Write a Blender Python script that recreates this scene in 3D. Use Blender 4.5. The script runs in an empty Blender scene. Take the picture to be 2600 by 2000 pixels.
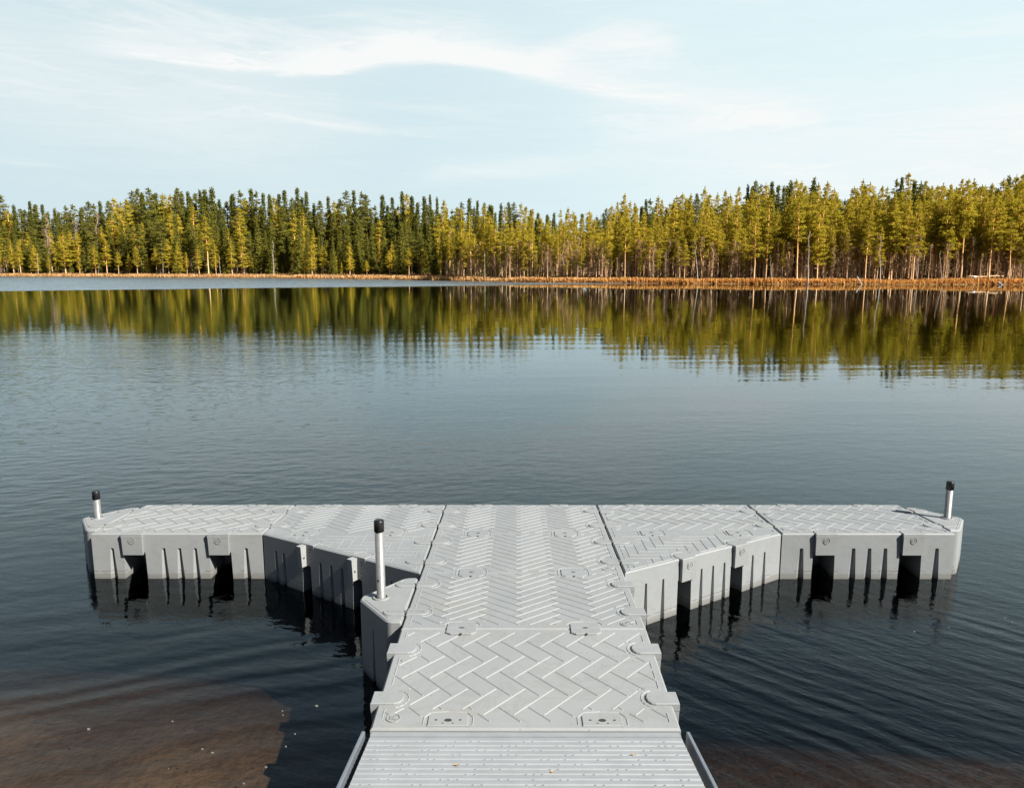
import bpy, math, random
import numpy as np
from mathutils import Vector, Matrix, noise as mnoise

random.seed(7)
rng = np.random.default_rng(11)
scene = bpy.context.scene
COL = scene.collection
R = math.radians

# ------------------------------------------------------------------ helpers
def tag(o, label=None, cat=None, group=None, kind=None):
    if label: o['label'] = label
    if cat: o['category'] = cat
    if group: o['group'] = group
    if kind: o['kind'] = kind
    return o

def empty(name, loc=(0, 0, 0)):
    o = bpy.data.objects.new(name, None)
    o.location = loc
    o.empty_display_size = 0.2
    COL.objects.link(o)
    return o

def root_loc(p):
    v = Vector((0, 0, 0))
    while p is not None:
        v += p.location
        p = p.parent
    return v

class MB:
    """collects faces given in world coordinates"""
    def __init__(self):
        self.v = []; self.f = []; self.m = []
    def face(self, pts, mi=0):
        b = len(self.v)
        self.v.extend([tuple(p) for p in pts])
        self.f.append(tuple(range(b, b + len(pts)))); self.m.append(mi)
    def mesh(self, verts, faces, mi=0):
        b = len(self.v)
        self.v.extend([tuple(p) for p in verts])
        for f in faces:
            self.f.append(tuple(b + i for i in f)); self.m.append(mi)
    def box(self, c, s, rot=None, mi=0):
        x, y, z = s[0] / 2, s[1] / 2, s[2] / 2
        vs = [Vector(p) for p in ((-x,-y,-z),(x,-y,-z),(x,y,-z),(-x,y,-z),(-x,-y,z),(x,-y,z),(x,y,z),(-x,y,z))]
        if rot is not None: vs = [rot @ p for p in vs]
        vs = [p + Vector(c) for p in vs]
        self.mesh(vs, [(0,3,2,1),(4,5,6,7),(0,1,5,4),(1,2,6,5),(2,3,7,6),(3,0,4,7)], mi)
    def prism(self, outline, ztop, zbot, cap_bottom=False, ch=0.0):
        """outline: ccw list of (x,y); ztop/zbot callables of (x,y)"""
        n = len(outline)
        if ch > 0:
            ins = inset(outline, ch)
            top = [(x, y, ztop(x, y)) for x, y in ins]
            mid = [(x, y, ztop(x, y) - ch) for x, y in outline]
        else:
            top = mid = [(x, y, ztop(x, y)) for x, y in outline]
        bot = [(x, y, zbot(x, y)) for x, y in outline]
        self.face(top)
        for i in range(n):
            j = (i + 1) % n
            if ch > 0: self.face([mid[i], mid[j], top[j], top[i]])
            self.face([bot[i], bot[j], mid[j], mid[i]])
        if cap_bottom: self.face(bot[::-1])
    def tube(self, path, radii, n=8, caps=True, mi=0):
        rings = []
        k = len(path)
        for i, p in enumerate(path):
            a = Vector(path[max(i - 1, 0)]); b = Vector(path[min(i + 1, k - 1)])
            d = (b - a)
            if d.length < 1e-9: d = Vector((0, 0, 1))
            d.normalize()
            u = d.cross(Vector((0, 1, 0.013)))
            if u.length < 1e-4: u = d.cross(Vector((1, 0, 0)))
            u.normalize(); w = d.cross(u)
            r = radii[i]
            rings.append([Vector(p) + u * (r * math.cos(2 * math.pi * j / n)) + w * (r * math.sin(2 * math.pi * j / n)) for j in range(n)])
        vs = [p for r in rings for p in r]; fs = []
        for i in range(k - 1):
            for j in range(n):
                jj = (j + 1) % n
                fs.append((i*n+j, i*n+jj, (i+1)*n+jj, (i+1)*n+j))
        if caps:
            fs.append(tuple(range(n))[::-1]); fs.append(tuple((k-1)*n + j for j in range(n)))
        self.mesh(vs, fs, mi)
    def build(self, name, mat, parent=None, smooth=False):
        off = root_loc(parent) if parent else Vector((0, 0, 0))
        me = bpy.data.meshes.new(name)
        me.from_pydata([(x - off.x, y - off.y, z - off.z) for x, y, z in self.v], [], self.f)
        mats = mat if isinstance(mat, (list, tuple)) else [mat]
        for m in mats: me.materials.append(m)
        if len(mats) > 1: me.polygons.foreach_set('material_index', self.m)
        if smooth: me.polygons.foreach_set('use_smooth', [True] * len(me.polygons))
        me.update()
        o = bpy.data.objects.new(name, me)
        COL.objects.link(o)
        if parent: o.parent = parent
        return o

def inset(poly, d):
    n = len(poly); out = []
    for i in range(n):
        p0 = Vector(poly[i-1]); p1 = Vector(poly[i]); p2 = Vector(poly[(i+1) % n])
        a = (p1 - p0).normalized(); b = (p2 - p1).normalized()
        na = Vector((-a.y, a.x)); nb = Vector((-b.y, b.x))
        k = 1 + na.dot(nb)
        q = p1 + (na + nb) * (d / max(k, 0.25))
        out.append((q.x, q.y))
    return out

def round_poly(pts, rad, seg=5):
    out = []; n = len(pts)
    for i in range(n):
        r = rad[i] if isinstance(rad, (list, tuple)) else rad
        p0 = Vector(pts[i-1]); p1 = Vector(pts[i]); p2 = Vector(pts[(i+1) % n])
        if r <= 0: out.append(tuple(p1)); continue
        a = (p0 - p1).normalized(); b = (p2 - p1).normalized()
        ang = a.angle(b); t = r / math.tan(ang / 2)
        t = min(t, (p0-p1).length*.49, (p2-p1).length*.49); r2 = t*math.tan(ang/2)
        s = p1 + a * t; e = p1 + b * t
        c = p1 + (a + b).normalized() * (r2 / math.sin(ang / 2))
        a0 = math.atan2(s.y-c.y, s.x-c.x); a1 = math.atan2(e.y-c.y, e.x-c.x)
        da = (a1 - a0 + math.pi) % (2*math.pi) - math.pi
        for k in range(seg + 1):
            th = a0 + da * k / seg
            out.append((c.x + r2*math.cos(th), c.y + r2*math.sin(th)))
    return out

def text_verts(s, size, depth):
    cu = bpy.data.curves.new('lettering', 'FONT')
    cu.body = s; cu.size = size; cu.align_x = 'CENTER'; cu.align_y = 'CENTER'; cu.extrude = depth; cu.resolution_u = 2
    o = bpy.data.objects.new('lettering', cu); COL.objects.link(o)
    dg = bpy.context.evaluated_depsgraph_get(); dg.update()
    me = bpy.data.meshes.new_from_object(o.evaluated_get(dg))
    vs = [tuple(v.co) for v in me.vertices]; fs = [tuple(p.vertices) for p in me.polygons]
    bpy.data.objects.remove(o); bpy.data.curves.remove(cu); bpy.data.meshes.remove(me)
    return vs, fs

# ------------------------------------------------------------------ materials
class NT:
    def __init__(self, tree):
        self.t = tree; self.n = tree.nodes; self.l = tree.links
    def node(self, typ, **kw):
        nd = self.n.new(typ)
        for k, v in kw.items():
            if k.startswith('i_'):
                nd.inputs[k[2:].replace('_', ' ')].default_value = v
            else: setattr(nd, k, v)
        return nd
    def put(self, sock, val):
        if isinstance(val, bpy.types.NodeSocket): self.l.new(val, sock)
        else: sock.default_value = val
    def math(self, op, a, b=None, c=None, clamp=False):
        nd = self.n.new('ShaderNodeMath'); nd.operation = op; nd.use_clamp = clamp
        self.put(nd.inputs[0], a)
        if b is not None: self.put(nd.inputs[1], b)
        if c is not None: self.put(nd.inputs[2], c)
        return nd.outputs[0]
    def vec(self, op, a, b=None):
        nd = self.n.new('ShaderNodeVectorMath'); nd.operation = op
        self.put(nd.inputs[0], a)
        if b is not None: self.put(nd.inputs[1], b)
        return nd.outputs[0]
    def noise(self, vec, scale, detail=2.0, rough=0.5, dist=0.0):
        nd = self.n.new('ShaderNodeTexNoise')
        self.put(nd.inputs['Vector'], vec)
        nd.inputs['Scale'].default_value = scale; nd.inputs['Detail'].default_value = detail
        nd.inputs['Roughness'].default_value = rough; nd.inputs['Distortion'].default_value = dist
        return nd.outputs['Fac']
    def smooth(self, v, a, b, lo=0.0, hi=1.0):
        nd = self.n.new('ShaderNodeMapRange'); nd.interpolation_type = 'SMOOTHSTEP'
        self.put(nd.inputs['Value'], v)
        nd.inputs['From Min'].default_value = a; nd.inputs['From Max'].default_value = b
        nd.inputs['To Min'].default_value = lo; nd.inputs['To Max'].default_value = hi
        return nd.outputs['Result']
    def mix(self, f, a, b):
        nd = self.n.new('ShaderNodeMix'); nd.data_type = 'RGBA'
        self.put(nd.inputs['Factor'], f); self.put(nd.inputs['A'], a) if False else None
        self.put(nd.inputs[6], a); self.put(nd.inputs[7], b)
        return nd.outputs[2]
    def xyz(self, v):
        nd = self.n.new('ShaderNodeSeparateXYZ'); self.put(nd.inputs[0], v); return nd.outputs
    def comb(self, x, y, z):
        nd = self.n.new('ShaderNodeCombineXYZ')
        self.put(nd.inputs[0], x); self.put(nd.inputs[1], y); self.put(nd.inputs[2], z)
        return nd.outputs[0]

def new_mat(name):
    m = bpy.data.materials.new(name); m.use_nodes = True
    t = NT(m.node_tree)
    for n in list(t.n): t.n.remove(n)
    out = t.n.new('ShaderNodeOutputMaterial')
    return m, t, out

def c4(c): return (c[0], c[1], c[2], 1.0)

def principled(t, out, base, rough=0.5, metal=0.0, spec=0.4, normal=None):
    b = t.n.new('ShaderNodeBsdfPrincipled')
    t.put(b.inputs['Base Color'], base if isinstance(base, bpy.types.NodeSocket) else c4(base))
    t.put(b.inputs['Roughness'], rough); b.inputs['Metallic'].default_value = metal
    b.inputs['Specular IOR Level'].default_value = spec
    if normal is not None: t.l.new(normal, b.inputs['Normal'])
    t.l.new(b.outputs[0], out.inputs['Surface'])
    return b

def bump(t, h, dist=1.0, strength=1.0):
    b = t.n.new('ShaderNodeBump'); b.inputs['Strength'].default_value = strength
    b.inputs['Distance'].default_value = dist; t.l.new(h, b.inputs['Height'])
    return b.outputs[0]

def plastic_mat():
    m, t, out = new_mat('grey_moulded_plastic')
    g = t.n.new('ShaderNodeNewGeometry'); P = g.outputs['Position']
    big = t.noise(P, 1.7, 4, .6); fine = t.noise(P, 130, 2, .6)
    col = t.mix(t.smooth(big, .3, .7), c4((0.1870, 0.1990, 0.2036)), c4((0.2120, 0.2230, 0.2256)))
    col = t.mix(t.math('MULTIPLY', t.smooth(fine, .35, .75), .22), col, c4((0.1974, 0.2033, 0.2033)))
    oi = t.n.new('ShaderNodeObjectInfo')
    col = t.mix(t.math('MULTIPLY', oi.outputs['Random'], .35), col, c4((0.231, 0.2352, 0.2285)))
    ring = t.noise(P, 2.6, 5, .62, 1.2)
    mark = t.math('MULTIPLY', t.smooth(ring, .47, .50), t.smooth(ring, .56, .50))
    col = t.mix(t.math('MULTIPLY', mark, .30), col, c4((0.168, 0.168, 0.1596)))
    # specks of dirt
    vo = t.n.new('ShaderNodeTexVoronoi'); t.l.new(P, vo.inputs['Vector']); vo.inputs['Scale'].default_value = 26
    spk = t.math('MULTIPLY', t.math('LESS_THAN', vo.outputs['Distance'], .10), t.math('GREATER_THAN', t.noise(P, 2.3, 3), .50))
    col = t.mix(t.math('MULTIPLY', spk, .55), col, c4((0.0756, 0.0672, 0.0546)))
    # sandy scuff
    x, y, z = t.xyz(P)
    scuff = t.math('MULTIPLY', t.smooth(t.noise(P, 3.1, 5, .7), .54, .72), t.smooth(fine, .45, .6))
    col = t.mix(t.math('MULTIPLY', scuff, .45), col, c4((0.2436, 0.2142, 0.168)))
    # tide line of brown scum just above the water
    zz = t.math('ADD', z, t.math('MULTIPLY', t.math('SUBTRACT', t.noise(P, 6, 2), .5), .012))
    line = t.math('LESS_THAN', t.math('ABSOLUTE', t.math('SUBTRACT', zz, .052)), .0035)
    line = t.math('MULTIPLY', line, t.math('GREATER_THAN', t.noise(P, 9, 2), .5))
    col = t.mix(t.math('MULTIPLY', line, .7), col, c4((0.1008, 0.0672, 0.0378)))
    wet = t.smooth(t.math('ADD', zz, t.math('MULTIPLY', t.math('SUBTRACT', t.noise(P, 14, 4, .65), .5), .05)), .018, .040, 1, 0)
    col = t.mix(t.math('MULTIPLY', wet, .75), col, c4((0.1428, 0.1386, 0.126)))
    # light scratches
    sv = t.vec('MULTIPLY', P, (9, 9, 9))
    mp = t.n.new('ShaderNodeMapping'); t.l.new(P, mp.inputs['Vector']); mp.inputs['Rotation'].default_value = (.5, .9, .4)
    mp.inputs['Scale'].default_value = (.9, 60, 14)
    scr = t.smooth(t.noise(mp.outputs[0], 1.0, 2, .5), .70, .74)
    col = t.mix(t.math('MULTIPLY', scr, .35), col, c4((0.3192, 0.3234, 0.3192)))
    nrm = bump(t, t.noise(P, 240, 2, .5), .0009)
    principled(t, out, col, .55, 0, .35, nrm)
    return m

def simple_mat(name, col, rough=.5, metal=0, spec=.4, var=.12, scale=20, bmp=0):
    m, t, out = new_mat(name)
    g = t.n.new('ShaderNodeNewGeometry'); P = g.outputs['Position']
    n = t.noise(P, scale, 4, .6)
    a = tuple(c * (1 - var) for c in col); b = tuple(min(c * (1 + var), 1) for c in col)
    c = t.mix(t.smooth(n, .3, .7), c4(a), c4(b))
    nrm = bump(t, t.noise(P, scale * 5, 2), bmp) if bmp else None
    principled(t, out, c, rough, metal, spec, nrm)
    return m

M = {}
M['plastic'] = plastic_mat()
M['alu'] = simple_mat('brushed_aluminium', (0.1806, 0.1806, 0.1764), .45, .35, .5, .12, 30, .0006)
M['alu_deck'] = simple_mat('gangway_aluminium', (0.252, 0.2646, 0.273), .5, .15, .4, .06, 9, .0005)
M['rail'] = simple_mat('rail_aluminium', (0.2016, 0.2226, 0.252), .40, .5, .5, .08, 14)
M['cap'] = simple_mat('black_rubber', (.006, .006, .007), .35, 0, .5, .2, 40)
M['bolt'] = simple_mat('galvanised_bolt', (.16, .16, .16), .5, .5, .4, .2, 60)
M['hole'] = simple_mat('dark_bolt_hole', (.03, .03, .03), .8, 0, .2, .1, 60)
M['bracket'] = simple_mat('pale_bracket_metal', (0.2772, 0.2856, 0.2772), .5, .1, .4, .06, 30)

# ------------------------------------------------------------------ camera
f_px, PITCH, CAMH, CX, CY, YAW, ROLL = 1948.78, .1652, 2.7226, -.0397, -7.4772, -.0064, -.0020
def make_camera():
    c, s = math.cos(YAW), math.sin(YAW)
    Rt = Vector((c, -s, 0)); Fh = Vector((s, c, 0))
    fwd = Fh * math.cos(PITCH) + Vector((0, 0, -math.sin(PITCH)))
    dn = -(Fh * math.sin(PITCH) + Vector((0, 0, math.cos(PITCH))))
    cr, sr = math.cos(ROLL), math.sin(ROLL)
    right = Rt * cr - dn * sr; down = Rt * sr + dn * cr
    m = Matrix((right, -down, -fwd)).transposed().to_4x4()
    m.translation = (CX, CY, CAMH)
    cam = bpy.data.cameras.new('camera'); o = bpy.data.objects.new('camera', cam)
    cam.sensor_width = 36; cam.sensor_fit = 'HORIZONTAL'; cam.lens = f_px / 2600 * 36
    cam.clip_start = .05; cam.clip_end = 6000
    o.matrix_world = m; COL.objects.link(o); scene.camera = o
make_camera()

# ------------------------------------------------------------------ sun + sky
SUN_EL = R(40); SUN_AZ = R(125)      # azimuth clockwise from +Y
sdir = Vector((math.sin(SUN_AZ) * math.cos(SUN_EL), math.cos(SUN_AZ) * math.cos(SUN_EL), math.sin(SUN_EL)))
sl = bpy.data.lights.new('sun', 'SUN'); sl.energy = 5.0; sl.angle = R(.5); sl.color = (1, .955, .88)
so = bpy.data.objects.new('sun', sl); COL.objects.link(so)
so.rotation_euler = sdir.to_track_quat('Z', 'Y').to_euler(); so.location = (30, -20, 40)

def azel(x, y):
    """photo pixel (2184 wide) to azimuth, elevation"""
    u, v = x * 1.1905, y * 1.1905
    az = math.atan((u - 1300) / f_px)
    return az, math.atan((675 - v) / f_px * math.cos(az))

def make_world():
    w = bpy.data.worlds.new('World'); scene.world = w; w.use_nodes = True
    t = NT(w.node_tree)
    for n in list(t.n): t.n.remove(n)
    out = t.n.new('ShaderNodeOutputWorld'); bg = t.n.new('ShaderNodeBackground')
    STR = .026
    bg.inputs['Strength'].default_value = STR
    sky = t.n.new('ShaderNodeTexSky'); sky.sky_type = 'NISHITA'; sky.sun_disc = False
    sky.sun_elevation = SUN_EL; sky.sun_rotation = SUN_AZ
    sky.air_density = 1.0; sky.dust_density = .6; sky.ozone_density = 1.2
    tc = t.n.new('ShaderNodeTexCoord'); D = tc.outputs['Generated']
    x, y, z = t.xyz(D)
    az = t.math('ARCTAN2', x, y); el = t.math('ARCSINE', z)
    a01 = t.math('ADD', t.math('DIVIDE', az, 1.4), .5)
    # slow wobble so that edges of the cirrus look torn
    cv = t.comb(t.math('MULTIPLY', az, 5), t.math('MULTIPLY', el, 26), 0)
    wob = t.math('SUBTRACT', t.noise(cv, 1.0, 5, .6, .6), .5)
    cv2 = t.comb(t.math('MULTIPLY', az, 6), t.math('ADD', t.math('MULTIPLY', el, 95), t.math('MULTIPLY', wob, 7)), 3.1)
    streak = t.noise(cv2, 1.0, 9, .66, 1.1)
    ew = t.math('ADD', el, t.math('MULTIPLY', wob, .024))
    def curve(pts):
        nd = t.n.new('ShaderNodeFloatCurve'); c = nd.mapping.curves[0]
        while len(c.points) > 2: c.points.remove(c.points[1])
        pts = sorted(pts); pts = [(0, pts[0][1])] + [p for p in pts if 0 < p[0] < 1] + [(1, pts[-1][1])]
        c.points[0].location = pts[0]; c.points[1].location = pts[-1]
        for p in pts[1:-1]: c.points.new(*p)
        for p in c.points: p.handle_type = 'AUTO'
        nd.mapping.use_clip = False
        nd.mapping.update(); t.l.new(a01, nd.inputs['Value'])
        return nd.outputs[0]
    def stroke(pix, up, dn, gain):
        """pix: (x, y, intensity) control points; up/dn: soft edge heights above / below"""
        P = []
        for (px, py, q) in pix:
            a, e = azel(px, py); P.append((a / 1.4 + .5, e * 2, q))
        P.sort()
        c = t.math('MULTIPLY', curve([(p[0], p[1]) for p in P]), .5)
        q = curve([(p[0], p[2]) for p in P])
        d = t.math('SUBTRACT', ew, c)
        du = t.math('DIVIDE', t.math('MAXIMUM', d, 0), up); dd = t.math('DIVIDE', t.math('MINIMUM', d, 0), dn)
        g = t.math('ADD', t.math('MULTIPLY', du, du), t.math('MULTIPLY', dd, dd))
        g = t.math('EXPONENT', t.math('MULTIPLY', g, -1))
        return t.math('MULTIPLY', t.math('MULTIPLY', g, t.math('MAXIMUM', q, 0)), gain)
    s1 = stroke([(100, 110, 0), (330, 140, .45), (560, 168, .55), (720, 168, .9), (830, 150, 1), (930, 147, 1), (1030, 162, 1), (1120, 184, .75), (1250, 212, .40), (1400, 242, .22), (1600, 268, .12), (1750, 282, 0)], .026, .0075, 1.45)
    s2 = stroke([(1060, 170, 0), (1150, 150, .7), (1240, 122, .8), (1330, 118, .9), (1400, 124, .6), (1470, 130, 0)], .015, .020, .8)
    s3 = stroke([(640, 275, 0), (720, 285, .7), (800, 293, .7), (850, 300, 0)], .005, .004, .35)
    s4 = stroke([(820, 395, 0), (960, 380, .7), (1100, 372, .8), (1220, 365, .5), (1350, 370, 0)], .014, .010, .55)
    s5 = stroke([(1250, 300, 0), (1420, 285, .5), (1600, 268, .9), (1700, 270, .7), (1760, 280, 0)], .009, .012, .5)
    s6 = stroke([(-100, 90, .3), (60, 150, .5), (250, 210, .5), (500, 250, .5), (700, 260, .3), (860, 270, 0)], .055, .075, .85)
    s7 = stroke([(1150, 200, 0), (1300, 245, .4), (1500, 300, .5), (1750, 330, .6), (2000, 330, .8), (2300, 300, 1), (2500, 300, 1)], .07, .10, .95)
    tot = s1
    for s in (s2, s3, s4, s5, s6, s7): tot = t.math('ADD', tot, s)
    tot = t.math('MULTIPLY', tot, t.math('ADD', .10, t.math('MULTIPLY', streak, 1.75)), clamp=True)
    cv3 = t.comb(t.math('MULTIPLY', az, 2.6), t.math('ADD', t.math('MULTIPLY', el, 30), t.math('MULTIPLY', az, 2.0)), 7.7)
    lay = t.noise(cv3, 1.0, 9, .68, .9)
    tot = t.math('ADD', tot, t.smooth(lay, .50, .78, 0, .55), clamp=True)
    front = t.math('MULTIPLY', t.smooth(y, -.1, .45), t.smooth(z, .40, .90, 1, 0))
    above = t.smooth(z, -.05, 0)
    # thin high veil that pales the whole northern sky, then the brighter cirrus
    veil = t.math('MULTIPLY', t.math('MULTIPLY', front, above), t.math('ADD', .90, t.math('MULTIPLY', streak, .10)))
    k = 1 / STR
    k /= 2.378          # the picture is exposed 1.25 stops up
    vcol = t.mix(t.smooth(az, -.5, .5), c4((.655*k, .81*k, .865*k)), c4((.78*k, .945*k, .985*k)))
    vcol = t.mix(t.smooth(z, .27, .60), vcol, c4((.38*k, .56*k, .74*k)))
    col = t.mix(veil, sky.outputs[0], vcol)
    col = t.mix(t.math('MULTIPLY', tot, front), col, c4((.93*k, .955*k, .95*k)))
    t.l.new(col, bg.inputs['Color']); t.l.new(bg.outputs[0], out.inputs['Surface'])
make_world()

# ------------------------------------------------------------------ dock
DOCK = empty('floating_dock', (0, -2, 0))
tag(DOCK, 'light grey modular plastic floating dock, T-shaped with herringbone tread, on the water in front', 'floating dock')
CELL, WID = 1.016, 1.524
def zf(x, y): return .4001 - .0584 * (y + 1.016)
def zn(x, y): return .5188 + .0142 * (y + 3.048)
ZB = -.02

def wall(mb, A, B, zt, feats, inward):
    """vertical side from A to B with recessed slots and pockets; inward = unit vector into the body"""
    A = Vector(A); B = Vector(B); L = (B - A).length; tdir = (B - A) / L; nin = Vector(inward)
    def P(s, z, d=0):
        q = A + tdir * s + nin * d
        return (q.x, q.y, z)
    def top(s):
        q = A + tdir * s
        return zt(q.x, q.y) - .010
    pr_t, pr_b, pr_z = 0.0, 0.0, None
    for (kind, s, wt, wb, zrel, dep) in sorted(feats, key=lambda q: q[1]):
        lt, lb, rt, rb = s - wt/2, s - wb/2, s + wt/2, s + wb/2
        zs = top(s) - zrel
        poly = [P(pr_t, top(pr_t)), P(lt, top(lt)), P(lt, zs), P(lb, ZB), P(pr_b, ZB)]
        if pr_z is not None: poly.append(P(pr_t, pr_z))
        mb.face(poly)
        mb.face([P(lt, top(lt)), P(rt, top(rt)), P(rt, zs), P(lt, zs)])
        d2 = dep
        q = .30 if kind == 'slot' else 1.0; zi = zs - (.014 if kind == 'slot' else 0)
        ilt, irt, ilb, irb = s - wt/2*q, s + wt/2*q, s - wb/2*q, s + wb/2*q
        mb.face([P(lt, zs), P(ilt, zi, d2), P(ilb, ZB, d2), P(lb, ZB)])
        mb.face([P(rt, zs), P(irt, zi, d2), P(irb, ZB, d2), P(rb, ZB)])
        mb.face([P(lt, zs), P(rt, zs), P(irt, zi, d2), P(ilt, zi, d2)])
        mb.face([P(ilt, zi, d2), P(irt, zi, d2), P(irb, ZB, d2), P(ilb, ZB, d2)])
        pr_t, pr_b, pr_z = rt, rb, zs
    poly = [P(pr_t, top(pr_t)), P(L, top(L)), P(L, ZB), P(pr_b, ZB)]
    if pr_z is not None: poly.append(P(pr_t, pr_z))
    mb.face(poly)

def herring(n, spacing, period, axis, box, phase=(0, 0)):
    """line segments of a herringbone; spacing along the stacking axis, period across it"""
    w = spacing / math.sqrt(2); iso = math.sqrt(2) * n * w; st = period / iso
    segs = []
    x0, y0, x1, y1 = box
    ext = max(x1-x0, y1-y0) / w * 1.6 + 4
    N = int(ext)
    def brick(i, j):
        tt = (i - j) % (2*n)
        if tt < n: return ('h', i - tt, j)
        return ('v', i, j + (tt - n) - (n - 1))
    E = {}
    for i in range(-N, N):
        for j in range(-N, N):
            b = brick(i, j)
            if brick(i, j-1) != b: E.setdefault(('h', j), []).append(i)
            if brick(i-1, j) != b: E.setdefault(('v', i), []).append(j)
    for (o, k), lst in E.items():
        lst.sort(); a = lst[0]; p = a
        runs = []
        for q in lst[1:]:
            if q != p + 1: runs.append((a, p + 1)); a = q
            p = q
        runs.append((a, p + 1))
        for (a, b) in runs:
            # break at crossings so that one plank butts against the next
            g = .10
            pts = ((a + g, k), (b - g, k)) if o == 'h' else ((k, a + g), (k, b - g))
            segs.append((pts, o))
    r = []
    cx, cy = (x0+x1)/2, (y0+y1)/2
    for pts, o in segs:
        q = []
        for (u, v) in pts:
            along = (u + v) / math.sqrt(2) * w; acr = (u - v) / math.sqrt(2) * w * st
            if axis == 'x': q.append((cx + along + phase[0], cy + acr + phase[1]))
            elif axis == 'y': q.append((cx + acr + phase[0], cy + along + phase[1]))
            else: q.append((cx + u*w + phase[0], cy + v*w + phase[1]))
        r.append(q)
    return r

def inside(poly, x, y):
    for i in range(len(poly)):
        x0, y0 = poly[i]; x1, y1 = poly[(i+1) % len(poly)]
        if (x1-x0)*(y-y0) - (y1-y0)*(x-x0) < 0: return False
    return True

def ridge(mb, a, b, zt, hw=.0042, h=.0040):
    a = Vector(a); b = Vector(b); d = (b - a)
    if d.length < .012: return
    d.normalize(); n = Vector((-d.y, d.x)) * hw
    k = max(1, 1)
    A1, A2, B1, B2 = a+n, a-n, b+n, b-n
    a2 = a + d*.003; b2 = b - d*.003
    v = [(A1.x,A1.y,zt(A1.x,A1.y)), (A2.x,A2.y,zt(A2.x,A2.y)), (B2.x,B2.y,zt(B2.x,B2.y)), (B1.x,B1.y,zt(B1.x,B1.y)),
         (a2.x,a2.y,zt(a2.x,a2.y)+h), (b2.x,b2.y,zt(b2.x,b2.y)+h)]
    mb.mesh(v, [(0,3,5,4),(1,4,5,2),(0,4,1),(2,5,3)])

def ridges(mb, segs, poly, rects, zt):
    for (p, q) in segs:
        p = Vector(p); q = Vector(q); L = (q-p).length; n = max(2, int(L/.006))
        run = None
        for i in range(n+1):
            s = p + (q-p)*(i/n)
            ok = inside(poly, s.x, s.y) and not any(r[0] < s.x < r[2] and r[1] < s.y < r[3] for r in rects)
            if ok and run is None: run = s
            if (not ok or i == n) and run is not None:
                ridge(mb, run, s, zt); run = None

def polyridge(mb, pts, zt, hw=.0042, h=.0040):
    for a, b in zip(pts[:-1], pts[1:]): ridge(mb, a, b, zt, hw, h)

EZ_V, EZ_F = text_verts('EZ', .038, .004)
EZD_V, EZD_F = text_verts('EZ DOCK', .021, .0015)

def emboss(mb, V, F, org, ex, ey, ez):
    org, ex, ey, ez = Vector(org), Vector(ex), Vector(ey), Vector(ez)
    mb.mesh([org + ex*x + ey*y + ez*z for x, y, z in V], F)

def logo(mb, org, ex, ey, ez, r=.031):
    """ring with two letters, raised 2 mm"""
    org, ex, ey, ez = Vector(org), Vector(ex), Vector(ey), Vector(ez)
    n = 24; vs = []
    for i in range(n):
        a = 2*math.pi*i/n
        d = ex*math.cos(a) + ey*math.sin(a)
        vs += [org + d*(r*.84), org + d*(r*.84) + ez*.0045, org + d*r + ez*.0045, org + d*r]
    fs = []
    for i in range(n):
        j = (i+1) % n
        for k in range(3): fs.append((i*4+k, j*4+k, j*4+k+1, i*4+k+1))
    mb.mesh(vs, fs)
    emboss(mb, EZ_V, EZ_F, org + ez*.0005, ex, ey, ez)

def tab(parent, at, out, w, inn, over, zt, apron=.185, h=.009, mark=True):
    """coupler tongue: D-shaped plate lying on the deck edge, hanging down outside as an apron"""
    mb = MB(); at = Vector(at); o = Vector(out).normalized(); s = Vector((-o.y, o.x))   # s: left of outward
    W2 = w/2
    pts = [(-W2, over), (-W2, -inn + W2*.8)]
    k = 6
    for i in range(1, k):
        a = math.pi * i / k
        pts.append((-W2*math.cos(a), -inn + W2*.8 - W2*.8*math.sin(a)))
    pts += [(W2, -inn + W2*.8), (W2, over)]
    ol = [(at + s*p + o*q) for p, q in pts]
    ol = [(q.x, q.y) for q in ol]
    area = sum(ol[i-1][0]*ol[i][1]-ol[i][0]*ol[i-1][1] for i in range(len(ol)))
    if area < 0: ol = ol[::-1]
    zt2 = lambda x, y: zt(x, y) + h
    mb.prism(ol, zt2, lambda x, y: zt(x, y) - .03, ch=.004)
    # apron
    c = at + o*(over/2 + .001)
    zt0 = zt(c.x, c.y)
    A = [at + s*(-W2+.002) + o*.001, at + s*(W2-.002) + o*.001, at + s*(W2-.002) + o*(over), at + s*(-W2+.002) + o*(over)]
    bl = [at + s*(-W2*.94) + o*.001, at + s*(W2*.94) + o*.001, at + s*(W2*.94) + o*(over*.82), at + s*(-W2*.94) + o*(over*.82)]
    tp = [(p.x, p.y, zt(p.x, p.y) + h - .006) for p in A]; bt = [(p.x, p.y, zt0 - apron) for p in bl]
    mb.mesh(tp + bt, [(4,7,6,5),(0,1,5,4),(1,2,6,5),(2,3,7,6),(3,0,4,7)])
    if mark:
        fo = at + o*(over*.93)
        slope = Vector((0, 0, 1))
        logo(mb, (fo.x, fo.y, zt0 - .055), -s if False else Vector((-s.x, -s.y, 0)) if False else Vector((s.x, s.y, 0)), slope, (o.x, o.y, 0))
    ob = mb.build('coupler', M['plastic'], parent)
    # moulded ridge round the inner end of the tongue
    rb = MB(); arc = []
    W3 = W2 + .022
    for i in range(0, 9):
        a = math.pi * (.04 + .92*i/8)
        q = at + s*(-W3*math.cos(a)) + o*(-inn + W2*.8 - (W2*.8+.024)*math.sin(a))
        arc.append((q.x, q.y))
    return ob, arc

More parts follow.
